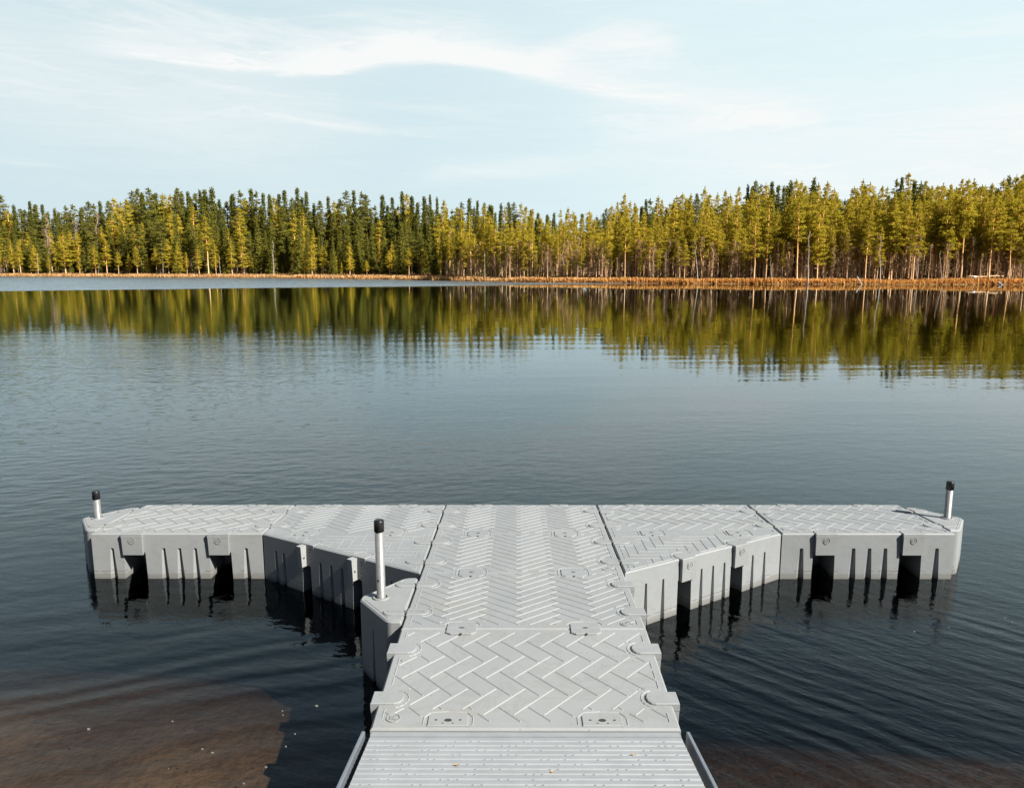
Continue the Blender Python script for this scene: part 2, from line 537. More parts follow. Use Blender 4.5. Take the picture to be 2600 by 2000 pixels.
def stadium(c, hx, hy, seg=8):
    r = hy; out = []
    for i in range(seg+1):
        a = -math.pi/2 + math.pi*i/seg; out.append((c[0] + (hx-r) + r*math.cos(a), c[1] + r*math.sin(a)))
    for i in range(seg+1):
        a = math.pi/2 + math.pi*i/seg; out.append((c[0] - (hx-r) + r*math.cos(a), c[1] + r*math.sin(a)))
    return out

def dogbone(parent, c, zt, letters=False):
    """two coupler tongues meeting over the seam between two sections, bolt in the middle"""
    mb = MB()
    for sx in (-1, 1):
        ol = [(c[0] + sx*.008, c[1] - .054)]
        for i in range(0, 9):
            a = -math.pi/2 + math.pi*i/8
            ol.append((c[0] + sx*(.095 + .054*math.cos(a)), c[1] + .054*math.sin(a)))
        ol.append((c[0] + sx*.008, c[1] + .054))
        if sx < 0: ol = ol[::-1]
        mb.prism(ol, lambda x, y: zt(x, y) + .009, lambda x, y: zt(x, y) - .04, ch=.004)
        if letters:
            z = zt(*c) + .0095
            emboss(mb, EZD_V, EZD_F, (c[0] + sx*.078, c[1], z), (1, 0, 0), (0, 1, -.0584), (0, 0, 1))
    ob = mb.build('coupler', M['plastic'], parent)
    b = MB(); z = zt(*c)
    b.tube([(c[0], c[1], z-.03), (c[0], c[1], z+.012)], [.013, .011], 10)
    b.build('bolt', M['bolt'], ob)
    arcs = []
    for sx in (-1, 1):
        arc = []
        for i in range(9):
            a = -math.pi*.42 + math.pi*.84*i/8
            arc.append((c[0] + sx*(.095 + .078*math.cos(a)), c[1] + .078*math.sin(a)))
        arcs.append(arc)
    return arcs

def hatch(parent, c, zt, half=None, wd=.185, dp=.085):
    """square coupler plate lying over a joint, with a bolt slot"""
    mb = MB(); x, y = c
    y0, y1 = y - dp, y + dp
    if half == 'far': y0 = y + .006
    if half == 'near': y1 = y - .006
    w = wd/2
    pts = []
    if half == 'far': pts += [(x - w, y0), (x + w, y0)]
    else: pts += [(x - w, y0 + .02), (x - w + .03, y0), (x + w - .03, y0), (x + w, y0 + .02)]
    if half == 'near': pts += [(x + w, y1), (x - w, y1)]
    else: pts += [(x + w, y1 - .022), (x + w*.6, y1), (x - w*.6, y1), (x - w, y1 - .022)]
    mb.prism(pts, lambda a, b: zt(a, b) + .0065, lambda a, b: zt(a, b) - .02, ch=.003)
    if half is None:
        ridge(mb, (x - w + .01, y), (x - .03, y), lambda a, b: zt(a, b) + .0055, .002, .003)
        ridge(mb, (x + .03, y), (x + w - .01, y), lambda a, b: zt(a, b) + .0055, .002, .003)
    ob = mb.build('bolt_hatch', M['plastic'], parent)
    hb = MB()
    yc = y if half is None else (y + .045 if half == 'far' else y - .045)
    for (dx, dy, rx, ry) in ([(0, 0, .017, .008), (0, -(yc-y0) - .002, .007, .006)] if half is None else
                             [(0, .004, .019, .012), (-.06, .006, .007, .005), (.06, .006, .007, .005), (-.025, -.02, .005, .0035), (.025, -.02, .005, .0035)] if half == 'far' else [(0, .012, .016, .009)]):
        n = 14
        ring = [(x + dx + rx*math.cos(2*math.pi*i/n), yc + dy + ry*math.sin(2*math.pi*i/n)) for i in range(n)]
        hb = MB(); hb.prism(ring, lambda a, b: zt(a, b) + .0075, lambda a, b: zt(a, b))
        hb.build('bolt_hole', M['hole'], ob)
    W = w + .022
    arcs = [[(x - W, y0 + .01), (x - W, y1 - .03), (x - W + .03, y1 + .012), (x, y1 + .022), (x + W - .03, y1 + .012), (x + W, y1 - .03), (x + W, y0 + .01)]] if half != 'near' else []
    return arcs

SLOT = lambda s, wt=.030, wb=.066, z=.125: ('slot', s, wt, wb, z, .028)
POCK = lambda s, w=.185: ('pocket', s, w, w*1.06, .165, .34)

def section(name, outline, zt, feats, label=None):
    """feats[i]: features along edge i (from vertex i to i+1, ccw)"""
    mb = MB(); n = len(outline); ch = .010
    ins = inset(outline, ch)
    mb.face([(x, y, zt(x, y)) for x, y in ins])
    for i in range(n):
        j = (i+1) % n
        a, b, c, d = outline[i], outline[j], ins[j], ins[i]
        mb.face([(a[0], a[1], zt(*a) - ch), (b[0], b[1], zt(*b) - ch), (c[0], c[1], zt(*c)), (d[0], d[1], zt(*d))])
        dx, dy = b[0]-a[0], b[1]-a[1]; L = math.hypot(dx, dy)
        wall(mb, a, b, zt, feats.get(i, []), (-dy/L, dx/L))
    return mb

g = .006
h = WID/2
# --- long stem section (three cells) and the short near section
def stem():
    ol = [(-h+g, -3*CELL+.004), (h-g, -3*CELL+.004), (h-g, 0), (-h+g, 0)]
    pk = [POCK(.254+.508*k, .115) for k in range(2)]
    mb = section('dock_section', ol, zf, {1: [POCK(.254, .115), POCK(.762, .115)] , 3: []})
    rects = []; arcs = []
    return ol, mb
def finish(mb, name, segs, poly, rects, arcs, zt, parent, label=None):
    ridges(mb, segs, poly, rects, zt)
    for a in arcs:
        for p, q in zip(a[:-1], a[1:]):
            if inside(poly, *p) and inside(poly, *q): ridge(mb, p, q, zt)
    o = mb.build(name, M['plastic'], DOCK)
    if label: o['label'] = label
    return o

class Sec:
    """a dock section whose couplers are made before its tread, because the tread keeps clear of them"""
    def __init__(self, ol, zt, feats, name='dock_section', label=None):
        self.ol, self.zt, self.name = ol, zt, name
        self.mb = section(name, ol, zt, feats); self.rects = []; self.arcs = []; self.kids = []
        self.label = label
        self.ph = empty('tmp', (0, -2, 0))        # children are re-parented to the finished mesh
        self.ph.location = (0, 0, 0)
    def clear(self, x0, y0, x1, y1): self.rects.append((x0, y0, x1, y1))
    def done(self, segs, margin=.045):
        poly = inset(self.ol, margin)
        ridges(self.mb, segs, poly, self.rects, self.zt)
        for a in self.arcs: 
            for p, q in zip(a[:-1], a[1:]):
                if inside(inset(self.ol, .012), *p) and inside(inset(self.ol, .012), *q): ridge(self.mb, p, q, self.zt)
        o = self.mb.build(self.name, M['plastic'], DOCK)
        if self.label: o['label'] = self.label
        for c in list(self.ph.children):
            for v in c.data.vertices: v.co += Vector((0, 2, 0))       # relative to the dock root
            c.parent = o
            for d in c.children:
                for v in d.data.vertices: v.co += Vector((0, 2, 0))
        bpy.data.objects.remove(self.ph)
        return o

def border(sec, p, q, d=.045, gap=.10):
    """broken raised line just inside an edge"""
    p = Vector(p); q = Vector(q); L = (q-p).length; dr = (q-p)/L; n = Vector((-dr.y, dr.x))
    s = .05
    while s < L - .06:
        e = min(s + gap*.8, L - .05)
        a = p + dr*s + n*d; b = p + dr*e + n*d
        if not any(r[0] < (a.x+b.x)/2 < r[2] and r[1] < (a.y+b.y)/2 < r[3] for r in sec.rects):
            ridge(sec.mb, a, b, sec.zt)
        s += gap

# long stem
ol = [(-h+g, -3*CELL+.003), (h-g, -3*CELL+.003), (h-g, 0), (-h+g, 0)]
S = Sec(ol, zf, {1: [POCK(.254, .10), POCK(.762, .10)]}, label='long middle dock section with three rows of hatches')
free = [-2.286, -2.794]
for y in free:                                   # open tongues on the right side
    o_, arc = tab(S.ph, (h-g, y), (1, 0), .108, .125, .036, zf, .17, .011, False)
    S.arcs.append(arc); S.clear(h-.17, y-.085, h+.1, y+.085)
for y in (-.254, -.762, -1.27, -1.778):
    S.arcs += dogbone(S.ph, (h, y), zf); S.arcs += dogbone(S.ph, (-h, y), zf)
    S.clear(h-.18, y-.085, h+.2, y+.085); S.clear(-h-.2, y-.085, -h+.18, y+.085)
for y in (-2.286, -2.794):
    S.arcs += dogbone(S.ph, (-h, y), zf, True); S.clear(-h-.2, y-.085, -h+.18, y+.085)
for x in (-.381, .381):
    S.arcs += hatch(S.ph, (x, -.0), zf, 'near', .185, .07); S.clear(x-.13, -.12, x+.13, .1)
    for y in (-CELL, -2*CELL):
        S.arcs += hatch(S.ph, (x, y), zf); S.clear(x-.13, y-.10, x+.13, y+.13)
    S.arcs += hatch(S.ph, (x, -3*CELL), zf); S.clear(x-.13, -3*CELL-.1, x+.13, -3*CELL+.13)
for y in (-CELL, -2*CELL, -3*CELL+.02):
    S.clear(-h, y-.022, h, y+.022)
    if y > -3: ridge(S.mb, (-h+.03, y), (h-.03, y), zf, .006, .0022)
border(S, (-h+g, 0), (-h+g, -3*CELL)); border(S, (h-g, -3*CELL), (h-g, 0))
logo(S.mb, (.64, -3*CELL+.07, zf(0, -3*CELL+.07)), (1, 0, 0), (0, 1, -.0584), (0, 0, 1), .034)
logo(S.mb, (.64, -2*CELL+.07, zf(0, -2*CELL+.07)), (1, 0, 0), (0, 1, -.0584), (0, 0, 1), .034)
S.done(herring(4, .1016, .48, 'y', (-h, -3*CELL, h, 0), (0.005, .03)), .055)

# near section
ol = [(-h+g, -4*CELL), (h-g, -4*CELL), (h-g, -3*CELL-.003), (-h+g, -3*CELL-.003)]
S = Sec(ol, zn, {1: [POCK(.254, .10), POCK(.762, .10)], 3: [POCK(.254, .10), POCK(.762, .10)]}, label='nearest dock section, beside the gangway')
for y in (-3.302, -3.81):
    for sx in (-1, 1):
        o_, arc = tab(S.ph, (sx*(h-g), y), (sx, 0), .112, .13, .036, zn, .17, .011, False)
        S.arcs.append(arc)
        S.clear(sx*h-.17, y-.085, sx*h+.17, y+.085)
for x in (-.381, .381):
    S.arcs += hatch(S.ph, (x, -4*CELL+.012), zn, 'far', .20, .11); S.clear(x-.14, -4*CELL-.1, x+.14, -4*CELL+.16)
    S.clear(x-.13, -3*CELL-.10, x+.13, -3*CELL+.1)
S.clear(-h, -4*CELL-.1, h, -4*CELL+.06)
border(S, (-h+g, -3*CELL), (-h+g, -4*CELL)); border(S, (h-g, -4*CELL), (h-g, -3*CELL))
logo(S.mb, (-.655, -4*CELL+.085, zn(0, -4*CELL+.085)), (1, 0, 0), (0, 1, 0), (0, 0, 1), .036)
S.done(herring(2, .1524, CELL/3, 'x', (-h, -4*CELL, h, -3*CELL), (.01, .02)), .05)

# wedges
for sx in (-1, 1):
    X0, X1 = h+g, h+WID-g
    if sx > 0: ol = [(X0, -2*CELL), (X1, -CELL), (X1, 0), (X0, 0)]; ei = 0
    else: ol = [(-X1, -CELL), (-X0, -2*CELL), (-X0, 0), (-X1, 0)]; ei = 0
    A, B = Vector(ol[0]), Vector(ol[1]); L = (B-A).length; d = (B-A)/L; out = Vector((d.y, -d.x))
    if sx > 0:
        pk = [L*.36, L*.70]; sl = [L*.12, L*.22, L*.455, L*.53, L*.605, L*.80, L*.885]
        fe = [SLOT(s, .020, .044, .12) for s in sl] + [POCK(s-.02, .15) for s in pk]
    else:
        pk = [L*.30, L*.63]; sl = [L*.09, L*.145, L*.40, L*.47, L*.54, L*.76, L*.84]
        fe = [SLOT(s, .028, .052, .12) for s in sl] + [('pocket', s + .01, .10, .115, .175, .16) for s in pk]
    S = Sec(ol, zf, {0: fe}, 'corner_gusset', 'right corner gusset, its slanted side in full sun' if sx > 0 else 'left corner gusset, its slanted side in shade')
    for s in pk:
        at = A + d*s
        if sx > 0:
            o_, arc = tab(S.ph, at, out, .165, .11, .034, zf, .185, .006, True); S.arcs.append(arc)
            r = .13; S.clear(at.x-r, at.y-.05, at.x+r, at.y+.15)
        else:
            # open end plate: bare metal bracket with bolt holes, half of a coupler missing beside it
            o_, arc = tab(S.ph, at + d*.03, out, .15, .11, .002, zf, .02, .006, False); S.arcs.append(arc)
            br = MB(); z0 = zf(at.x, at.y); zb_ = z0 - .19
            p0 = at - d*.035; w = .052; pr = .062
            def q(a, b, z): v = p0 + d*a + out*b; return (v.x, v.y, z)
            vs = [q(0,.002,z0-.006), q(w,.002,z0-.006), q(w,pr,z0-.006), q(0,pr,z0-.006), q(.004,.002,zb_), q(w-.004,.002,zb_), q(w-.004,pr*.8,zb_), q(.004,pr*.8,zb_)]
            br.mesh(vs, [(0,1,2,3),(0,4,5,1),(1,5,6,2),(2,6,7,3),(3,7,4,0),(4,7,6,5)])
            bo = br.build('bracket', M['bracket'], S.ph); bo['label'] = 'bare metal coupler bracket'
            c = p0 + d*(w-.001) + out*.03
            hb = MB(); hb.tube([(c.x, c.y, z0-.11), (c.x+d.x*.004, c.y+d.y*.004, z0-.11)], [.007, .007], 10)
            hb.build('bolt_hole', M['hole'], bo)
            for zz in (.03, .06, .09, .12, .16):
                c = p0 + d*(w+.045) - out*.002
                hb = MB(); hb.tube([(c.x, c.y, z0-zz), (c.x+out.x*.006, c.y+out.y*.006, z0-zz)], [.006, .006], 8)
                hb.build('bolt_hole', M['hole'], bo)
    xs = [h + .381, h + 1.143]
    for x in xs:
        S.arcs += hatch(S.ph, (sx*x, 0), zf, 'near', .185, .07); S.clear(sx*x-.13, -.12, sx*x+.13, .1)
        S.arcs += hatch(S.ph, (sx*x, -CELL+.02), zf); S.clear(sx*x-.13, -CELL-.09, sx*x+.13, -CELL+.14)
    for y in (-.254, -.762, -1.27, -1.778): S.clear(sx*h-.2, y-.085, sx*h+.2, y+.085)
    for y in (-.254, -.762):
        S.arcs += dogbone(S.ph, (sx*(h+WID), y), zf); S.clear(sx*(h+WID)-.2, y-.085, sx*(h+WID)+.2, y+.085)
    S.clear(min(sx*X0, sx*X1), -CELL-.018, max(sx*X0, sx*X1), -CELL+.018)
    border(S, ol[3] if sx > 0 else ol[1], ol[0] if sx > 0 else ol[2]); border(S, ol[1] if sx > 0 else ol[3], ol[2] if sx > 0 else ol[0])
    poly_far = (min(sx*X0, sx*X1), -CELL, max(sx*X0, sx*X1), 0)
    if sx > 0: sg = herring(2, .1524, CELL/3, 'x', poly_far, (0, .02))
    else: sg = herring(4, .1016, .48, 'y', poly_far, (0, .03))
    sg = [s for s in sg if min(s[0][1], s[1][1]) > -CELL - .02]
    s2 = herring(3, .118, .118*3, 'n', (min(sx*X0, sx*X1), -2*CELL, max(sx*X0, sx*X1), -CELL))
    s2 = [s for s in s2 if max(s[0][1], s[1][1]) < -CELL - .01]
    # thin raised rim along the slanted edge
    e0, e1 = A + d*.08 - out*.035, B - d*.1 - out*.035
    S.done(sg + s2 + [((e0.x, e0.y), (e1.x, e1.y))], .03)

# wings
for sx in (-1, 1):
    X0, X1 = h+WID+g, h+2*WID-g
    a, b = (X0, X1) if sx > 0 else (-X1, -X0)
    ol = [(a, -CELL), (b, -CELL), (b, 0), (a, 0)]
    c = (a+b)/2; hw = (b-a)/2
    rel = [-.381, .381]
    fe = [POCK(hw + r_, .19) for r_ in rel] + [SLOT(hw + s) for s in (-.58, -.122, .018, .158, .61)]
    S = Sec(ol, zf, {0: fe}, label='right wing section of the dock' if sx > 0 else 'left wing section of the dock')
    for r_ in rel:
        o_, arc = tab(S.ph, (c + r_ + .004*sx, -CELL), (0, -1), .186, .115, .032, zf, .19, .006, True)
        S.arcs.append(arc); S.clear(c+r_-.13, -CELL-.1, c+r_+.13, -CELL+.15)
        S.arcs += hatch(S.ph, (c+r_, 0), zf, 'near', .185, .07); S.clear(c+r_-.13, -.12, c+r_+.13, .1)
    for y in (-.254, -.762):
        S.arcs += dogbone(S.ph, (sx*(h+2*WID), y), zf)
        for xx in (h+WID, h+2*WID): S.clear(sx*xx-.2, y-.085, sx*xx+.2, y+.085)
    border(S, (a, 0), (a, -CELL)); border(S, (b, -CELL), (b, 0))
    S.done(herring(2, .1524, CELL/3, 'x', (a, -CELL, b, 0), (.02*sx, .02)), .03)

# pole brackets (rounded triangular end floats)
def pod(xa, yc, sx, label):
    base = [(0.006, -.405), (.10, -.40), (.345, -.03), (.345, .03), (.10, .40), (0.006, .405)]
    rad = [.012, .07, .07, .07, .10, .02]
    pts = [(xa + sx*p[0], yc + p[1]) for p in base]
    if sx < 0: pts = pts[::-1]; rad = rad[::-1]
    ol = round_poly(pts, rad, 6)
    n = len(ol); feats = {}
    # one shallow slot in the longest near-side facet
    best = max(range(n), key=lambda i: (math.hypot(ol[(i+1)%n][0]-ol[i][0], ol[(i+1)%n][1]-ol[i][1]) if (ol[i][1]+ol[(i+1)%n][1])/2 < yc-.1 and abs(ol[i][0]-ol[(i+1)%n][0]) > .05 else 0))
    L = math.hypot(ol[(best+1)%n][0]-ol[best][0], ol[(best+1)%n][1]-ol[best][1])
    feats[best] = [SLOT(L*.5, .014, .05, .13)]
    S = Sec(ol, zf, feats, 'pole_bracket', label)
    S.clear(xa-.2, yc-.254-.085, xa+.2, yc-.254+.085); S.clear(xa-.2, yc+.254-.085, xa+.2, yc+.254+.085)
    px, py = xa + sx*.205, yc + 0
    S.clear(px-.075, py-.075, px+.075, py+.075)
    # collar round the pole
    cb = MB(); nn = 24; z = zf(px, py)
    vs = []
    for i in range(nn):
        a = 2*math.pi*i/nn
        for r, zz in ((.043, -.02), (.043, .010), (.056, .010), (.060, -.005)):
            x, y = px + r*math.cos(a), py + r*math.sin(a); vs.append((x, y, zf(x, y) + zz))
    fs = []
    for i in range(nn):
        j = (i+1) % nn
        for k in range(3): fs.append((i*4+k, j*4+k, j*4+k+1, i*4+k+1))
    cb.mesh(vs, fs); cb.build('collar', M['plastic'], S.ph)
    rim = inset(ol, .028)
    for i in range(n):
        p, q = rim[i], rim[(i+1)%n]
        if abs(p[0]-xa) > .06 or abs(q[0]-xa) > .06: ridge(S.mb, p, q, zf)
    S.done(herring(2, .1524, .34, 'x', (xa-.4, yc-.5, xa+.4, yc+.5)), .04)
    return px, py

POLES = []
POLES.append(pod(-h-2*WID, -.508, -1, 'pole bracket at the left end of the dock') + ('grey metal mooring pole with black cap at the left tip of the dock', .268))
POLES.append(pod(-h, -2.54, -1, 'pole bracket beside the stem of the dock') + ('tallest mooring pole, black capped, bolt hole near its foot, beside the dock walkway', .555))
POLES.append(pod(h+2*WID, -.508, 1, 'pole bracket at the right end of the dock') + ('grey metal mooring pole with black cap at the right tip of the dock', .36))
for (px, py, lab, hh) in POLES:
    z0 = zf(px, py)
    r = empty('mooring_pole', (px, py, 0))
    tag(r, lab, 'mooring pole', 'mooring poles of the dock')
    mb = MB(); n = 20
    mb.tube([(px, py, -.9), (px, py, z0 + hh - .02)], [.0305, .0305], n)
    tb = mb.build('tube', M['alu'], r, True)
    for p in tb.data.polygons:
        if len(p.vertices) > 4: p.use_smooth = False
    cb = MB()
    zt_ = z0 + hh
    cb.tube([(px, py, zt_-.078), (px, py, zt_-.006), (px, py, zt_), (px, py, zt_+.001)], [.0345, .0345, .030, .012], n)
    co = cb.build('cap', M['cap'], r, True)
    for p in co.data.polygons:
        if len(p.vertices) > 4: p.use_smooth = False
    if hh > .5:
        hb = MB(); dx, dy = -.42, -.907
        c = Vector((px + dx*.0295, py + dy*.0295, z0 + .135))
        hb.tube([c, c + Vector((dx, dy, 0))*.002], [.0085, .0085], 12)
        hb.build('bolt_hole', M['hole'], r)

# ------------------------------------------------------------------ gangway
def gangway():
    r = empty('gangway', (0, -4.1, .49))
    tag(r, 'ribbed aluminium gangway sloping up from the near end of the dock, edge rails both sides', 'gangway')
    y0, z0, sl = -4*CELL - .022, .500, .166
    mb = MB(); W = .742
    def pt(x, s, up=0):       # s: distance along the slope towards the viewer
        c, k = math.cos(math.atan(sl)), math.sin(math.atan(sl))
        return (x, y0 - s*c - up*0, z0 + s*k + up)
    # transition plate, two shallow steps
    prof = [(-.0, -.03), (0, .0), (.022, .0), (.0225, .004), (.05, .004), (.0505, -.006)]
    s = .0505; step = .0445
    while s < 3.4:
        prof += [(s+.004, -.001), (s+.007, .0005), (s+step-.008, .0005), (s+step-.005, -.001), (s+step-.002, -.006)]
        s += step
    for (a, b) in zip(prof[:-1], prof[1:]):
        mb.face([pt(-W, a[0], a[1]), pt(W, a[0], a[1]), pt(W, b[0], b[1]), pt(-W, b[0], b[1])])
    deck = mb
    # little raised studs in rows
    k = 0; s = .0505
    rr = random.Random(5)
    pats = [[0, 2, 3], [1, 2, 4], [0, 1, 3], [0, 2, 4]]
    while s < 1.2:
        off = (k % 4)
        for j in range(-20, 21):
            x = j * .0365 + (k % 3)*.0
            if (j*3 + k*2) % 7 in (0, 3) or (j + k) % 9 == 0:
                if abs(x) < W - .02:
                    c = pt(x + .004*rr.uniform(-1, 1), s + step - .001, -.001)
                    vs = []; n = 8
                    for (rad, zz) in ((1, 0), (.75, .0035), (.2, .0048)):
                        for i in range(n):
                            a = 2*math.pi*i/n
                            vs.append((c[0] + .0085*rad*math.cos(a), c[1] + .0052*rad*math.sin(a), c[2] - .003 + zz - sl*.0052*rad*math.sin(a)))
                    fs = [tuple(2*n+i for i in range(n))]
                    for q in range(2):
                        for i in range(n): fs.append((q*n+i, q*n+(i+1)%n, (q+1)*n+(i+1)%n, (q+1)*n+i))
                    deck.mesh(vs, fs)
        s += step; k += 1
    deck.build('deck_plate', M['alu_deck'], r)
    for sx in (-1, 1):
        rb = MB()
        sec = round_poly([(-.0085, -.07), (.0085, -.07), (.0085, .011), (-.0085, .011)], [0, 0, .004, .004], 3)
        A = [pt(sx*.782 + p, .012, q) for p, q in sec]; B = [pt(sx*.782 + p, 3.4, q) for p, q in sec]
        n = len(sec)
        rb.face(A)
        for i in range(n): rb.face([A[i], A[(i+1)%n], B[(i+1)%n], B[i]])
        rb.build('side_rail', M['rail'], r)
        # inner support beam below the plate
    bb = MB()
    for sx in (-1, 1):
        A = [pt(sx*.70 + p, .06, q) for p, q in ((-.03, -.12), (.03, -.12), (.03, -.012), (-.03, -.012))]
        B = [pt(sx*.70 + p, 3.4, q) for p, q in ((-.03, -.12), (.03, -.12), (.03, -.012), (-.03, -.012))]
        for i in range(4): bb.face([A[i], A[(i+1)%4], B[(i+1)%4], B[i]])
        bb.face(A)
    bb.build('support_beam', M['rail'], r)
    return pt
gpt = gangway()

# a few dry leaf scraps on the gangway
M['leaf'] = simple_mat('dry_leaf', (.32, .19, .08), .7, 0, .2, .25, 60)
for i, (x, s, sz, lab) in enumerate([(-.305, .335, .011, 'small curled brown leaf scrap on the left half of the gangway'),
                                     (.115, .395, .010, 'small dry leaf scrap just right of the middle of the gangway'),
                                     (.49, .235, .009, 'tiny pale leaf scrap on the right half of the gangway')]):
    sz *= .75; mb = MB(); c = Vector(gpt(x, s, .004))
    n = 9; top = []; bot = []
    rr = random.Random(i)
    for k in range(n):
        a = 2*math.pi*k/n; rad = sz*(1 if k % 2 else .65)*(1 + .3*rr.random())
        top.append(c + Vector((rad*1.3*math.cos(a), rad*math.sin(a), .004*rr.random() - .166*rad*math.sin(a) + .002)))
        bot.append(top[-1] - Vector((0, 0, .0012)))
    ct = c + Vector((0, 0, .0005))
    for k in range(n):
        j = (k+1) % n
        mb.face([ct, top[k], top[j]]); mb.face([bot[k], bot[j], top[j], top[k]])
    tag(mb.build('leaf', M['leaf']), lab, 'leaf', 'leaf scraps on the gangway')

# ------------------------------------------------------------------ shore, ground, water
SH_U = [-500, 0, 325, 650, 975, 1300, 1625, 1950, 2275, 2600, 3100]
SH_P = [(-235, 250), (-149.1, 215.5), (-101.1, 193.8), (-61.8, 175.9), (-27.4, 152), (-.85, 124.5), (19.3, 113.5), (37., 107), (54., 103.5), (70.2, 100), (97, 98)]
def shore(u):
    return (float(np.interp(u, SH_U, [p[0] for p in SH_P])), float(np.interp(u, SH_U, [p[1] for p in SH_P])))
def wiggle(x, y):
    return .9*mnoise.noise((x*.09, y*.09, 1.7)) + .45*mnoise.noise((x*.33, y*.33, 5.2))
CAM = Vector((CX, CY, 0))
def inland(u, d):
    """point d metres behind the far shoreline in viewing direction u"""
    x, y = shore(u); v = Vector((x - CX, y - CY, 0)); L = v.length
    w = wiggle(x, y)
    p = CAM + v*((L + d + w)/L)
    return p
def land_h(d):
    return float(np.interp(d, [-8, -1.5, 0, .25, 2.5, 8, 25, 80, 300, 1500], [-3, -.7, -.12, .16, .30, .45, .9, 1.8, 3, 4]))

def soil_mat(name, a, b, sc, rough=.95, bm=.02):
    m, t, out = new_mat(name)
    g = t.n.new('ShaderNodeNewGeometry'); P = g.outputs['Position']
    n1 = t.noise(P, sc, 6, .65); n2 = t.noise(P, sc*9, 4, .6)
    c = t.mix(t.smooth(n1, .3, .7), c4(a), c4(b))
    c = t.mix(t.math('MULTIPLY', t.smooth(n2, .4, .7), .4), c, c4(tuple(q*.5 for q in a)))
    principled(t, out, c, rough, 0, .2, bump(t, n2, bm))
    return m
M['moss'] = soil_mat('forest_floor', (.13, .07, .03), (.20, .11, .04), .25)
M['sand'] = soil_mat('lake_sand', (0.096, 0.0704, 0.0448), (0.176, 0.132, 0.08), 1.6, .95, .03)

def build_ground():
    us = np.linspace(-500, 3100, 420)
    ds = [-9, -4, -1.5, -.4, 0, .2, .6, 1.5, 3, 6, 12, 25, 60, 150, 500, 1500]
    vs = []; fs = []
    for u in us:
        for d in ds:
            p = inland(u, d)
            hh = land_h(d) + (.12*mnoise.noise((p.x*.25, p.y*.25, 9)) if d > .3 else .05*mnoise.noise((p.x*.8, p.y*.8, 3)))
            vs.append((p.x, p.y, hh))
    n = len(ds)
    for i in range(len(us)-1):
        for j in range(n-1):
            fs.append((i*n+j, (i+1)*n+j, (i+1)*n+j+1, i*n+j+1))
    mb = MB(); mb.mesh(vs, fs)
    tag(mb.build('ground', M['moss'], None, True), kind='structure')
    # lake bed, rising to the bank under the viewer
    xs = np.concatenate([np.linspace(-900, -30, 14), np.linspace(-24, 24, 97), np.linspace(30, 900, 14)])
    ys = np.concatenate([np.linspace(-700, -20, 10), np.linspace(-16, 6, 89), np.linspace(7, 40, 20), np.linspace(60, 1200, 10)])
    vs = []; fs = []
    for x in xs:
        for y in ys:
            yy = y + .09*x + .7*mnoise.noise((x*.16, y*.16, 0))
            hz = float(np.interp(yy, [-700, -40, -12, -9, -7, -5.5, -4.5, -3.6, -2.6, -1.2, 4, 30, 60], [2, 1.6, .7, .15, -.06, -.11, -.15, -.24, -.45, -1.2, -3.2, -5.5, -5.6]))
            hz -= .10*math.exp(-(x/1.7)**2)
            hz += .03*mnoise.noise((x*1.3, y*1.3, 4)) * (1 if hz < 1 else 0)
            vs.append((x, y, hz))
    n = len(ys)
    for i in range(len(xs)-1):
        for j in range(n-1): fs.append((i*n+j, (i+1)*n+j, (i+1)*n+j+1, i*n+j+1))
    mb = MB(); mb.mesh(vs, fs)
    tag(mb.build('lake_bed', M['sand'], None, True), kind='structure')
build_ground()

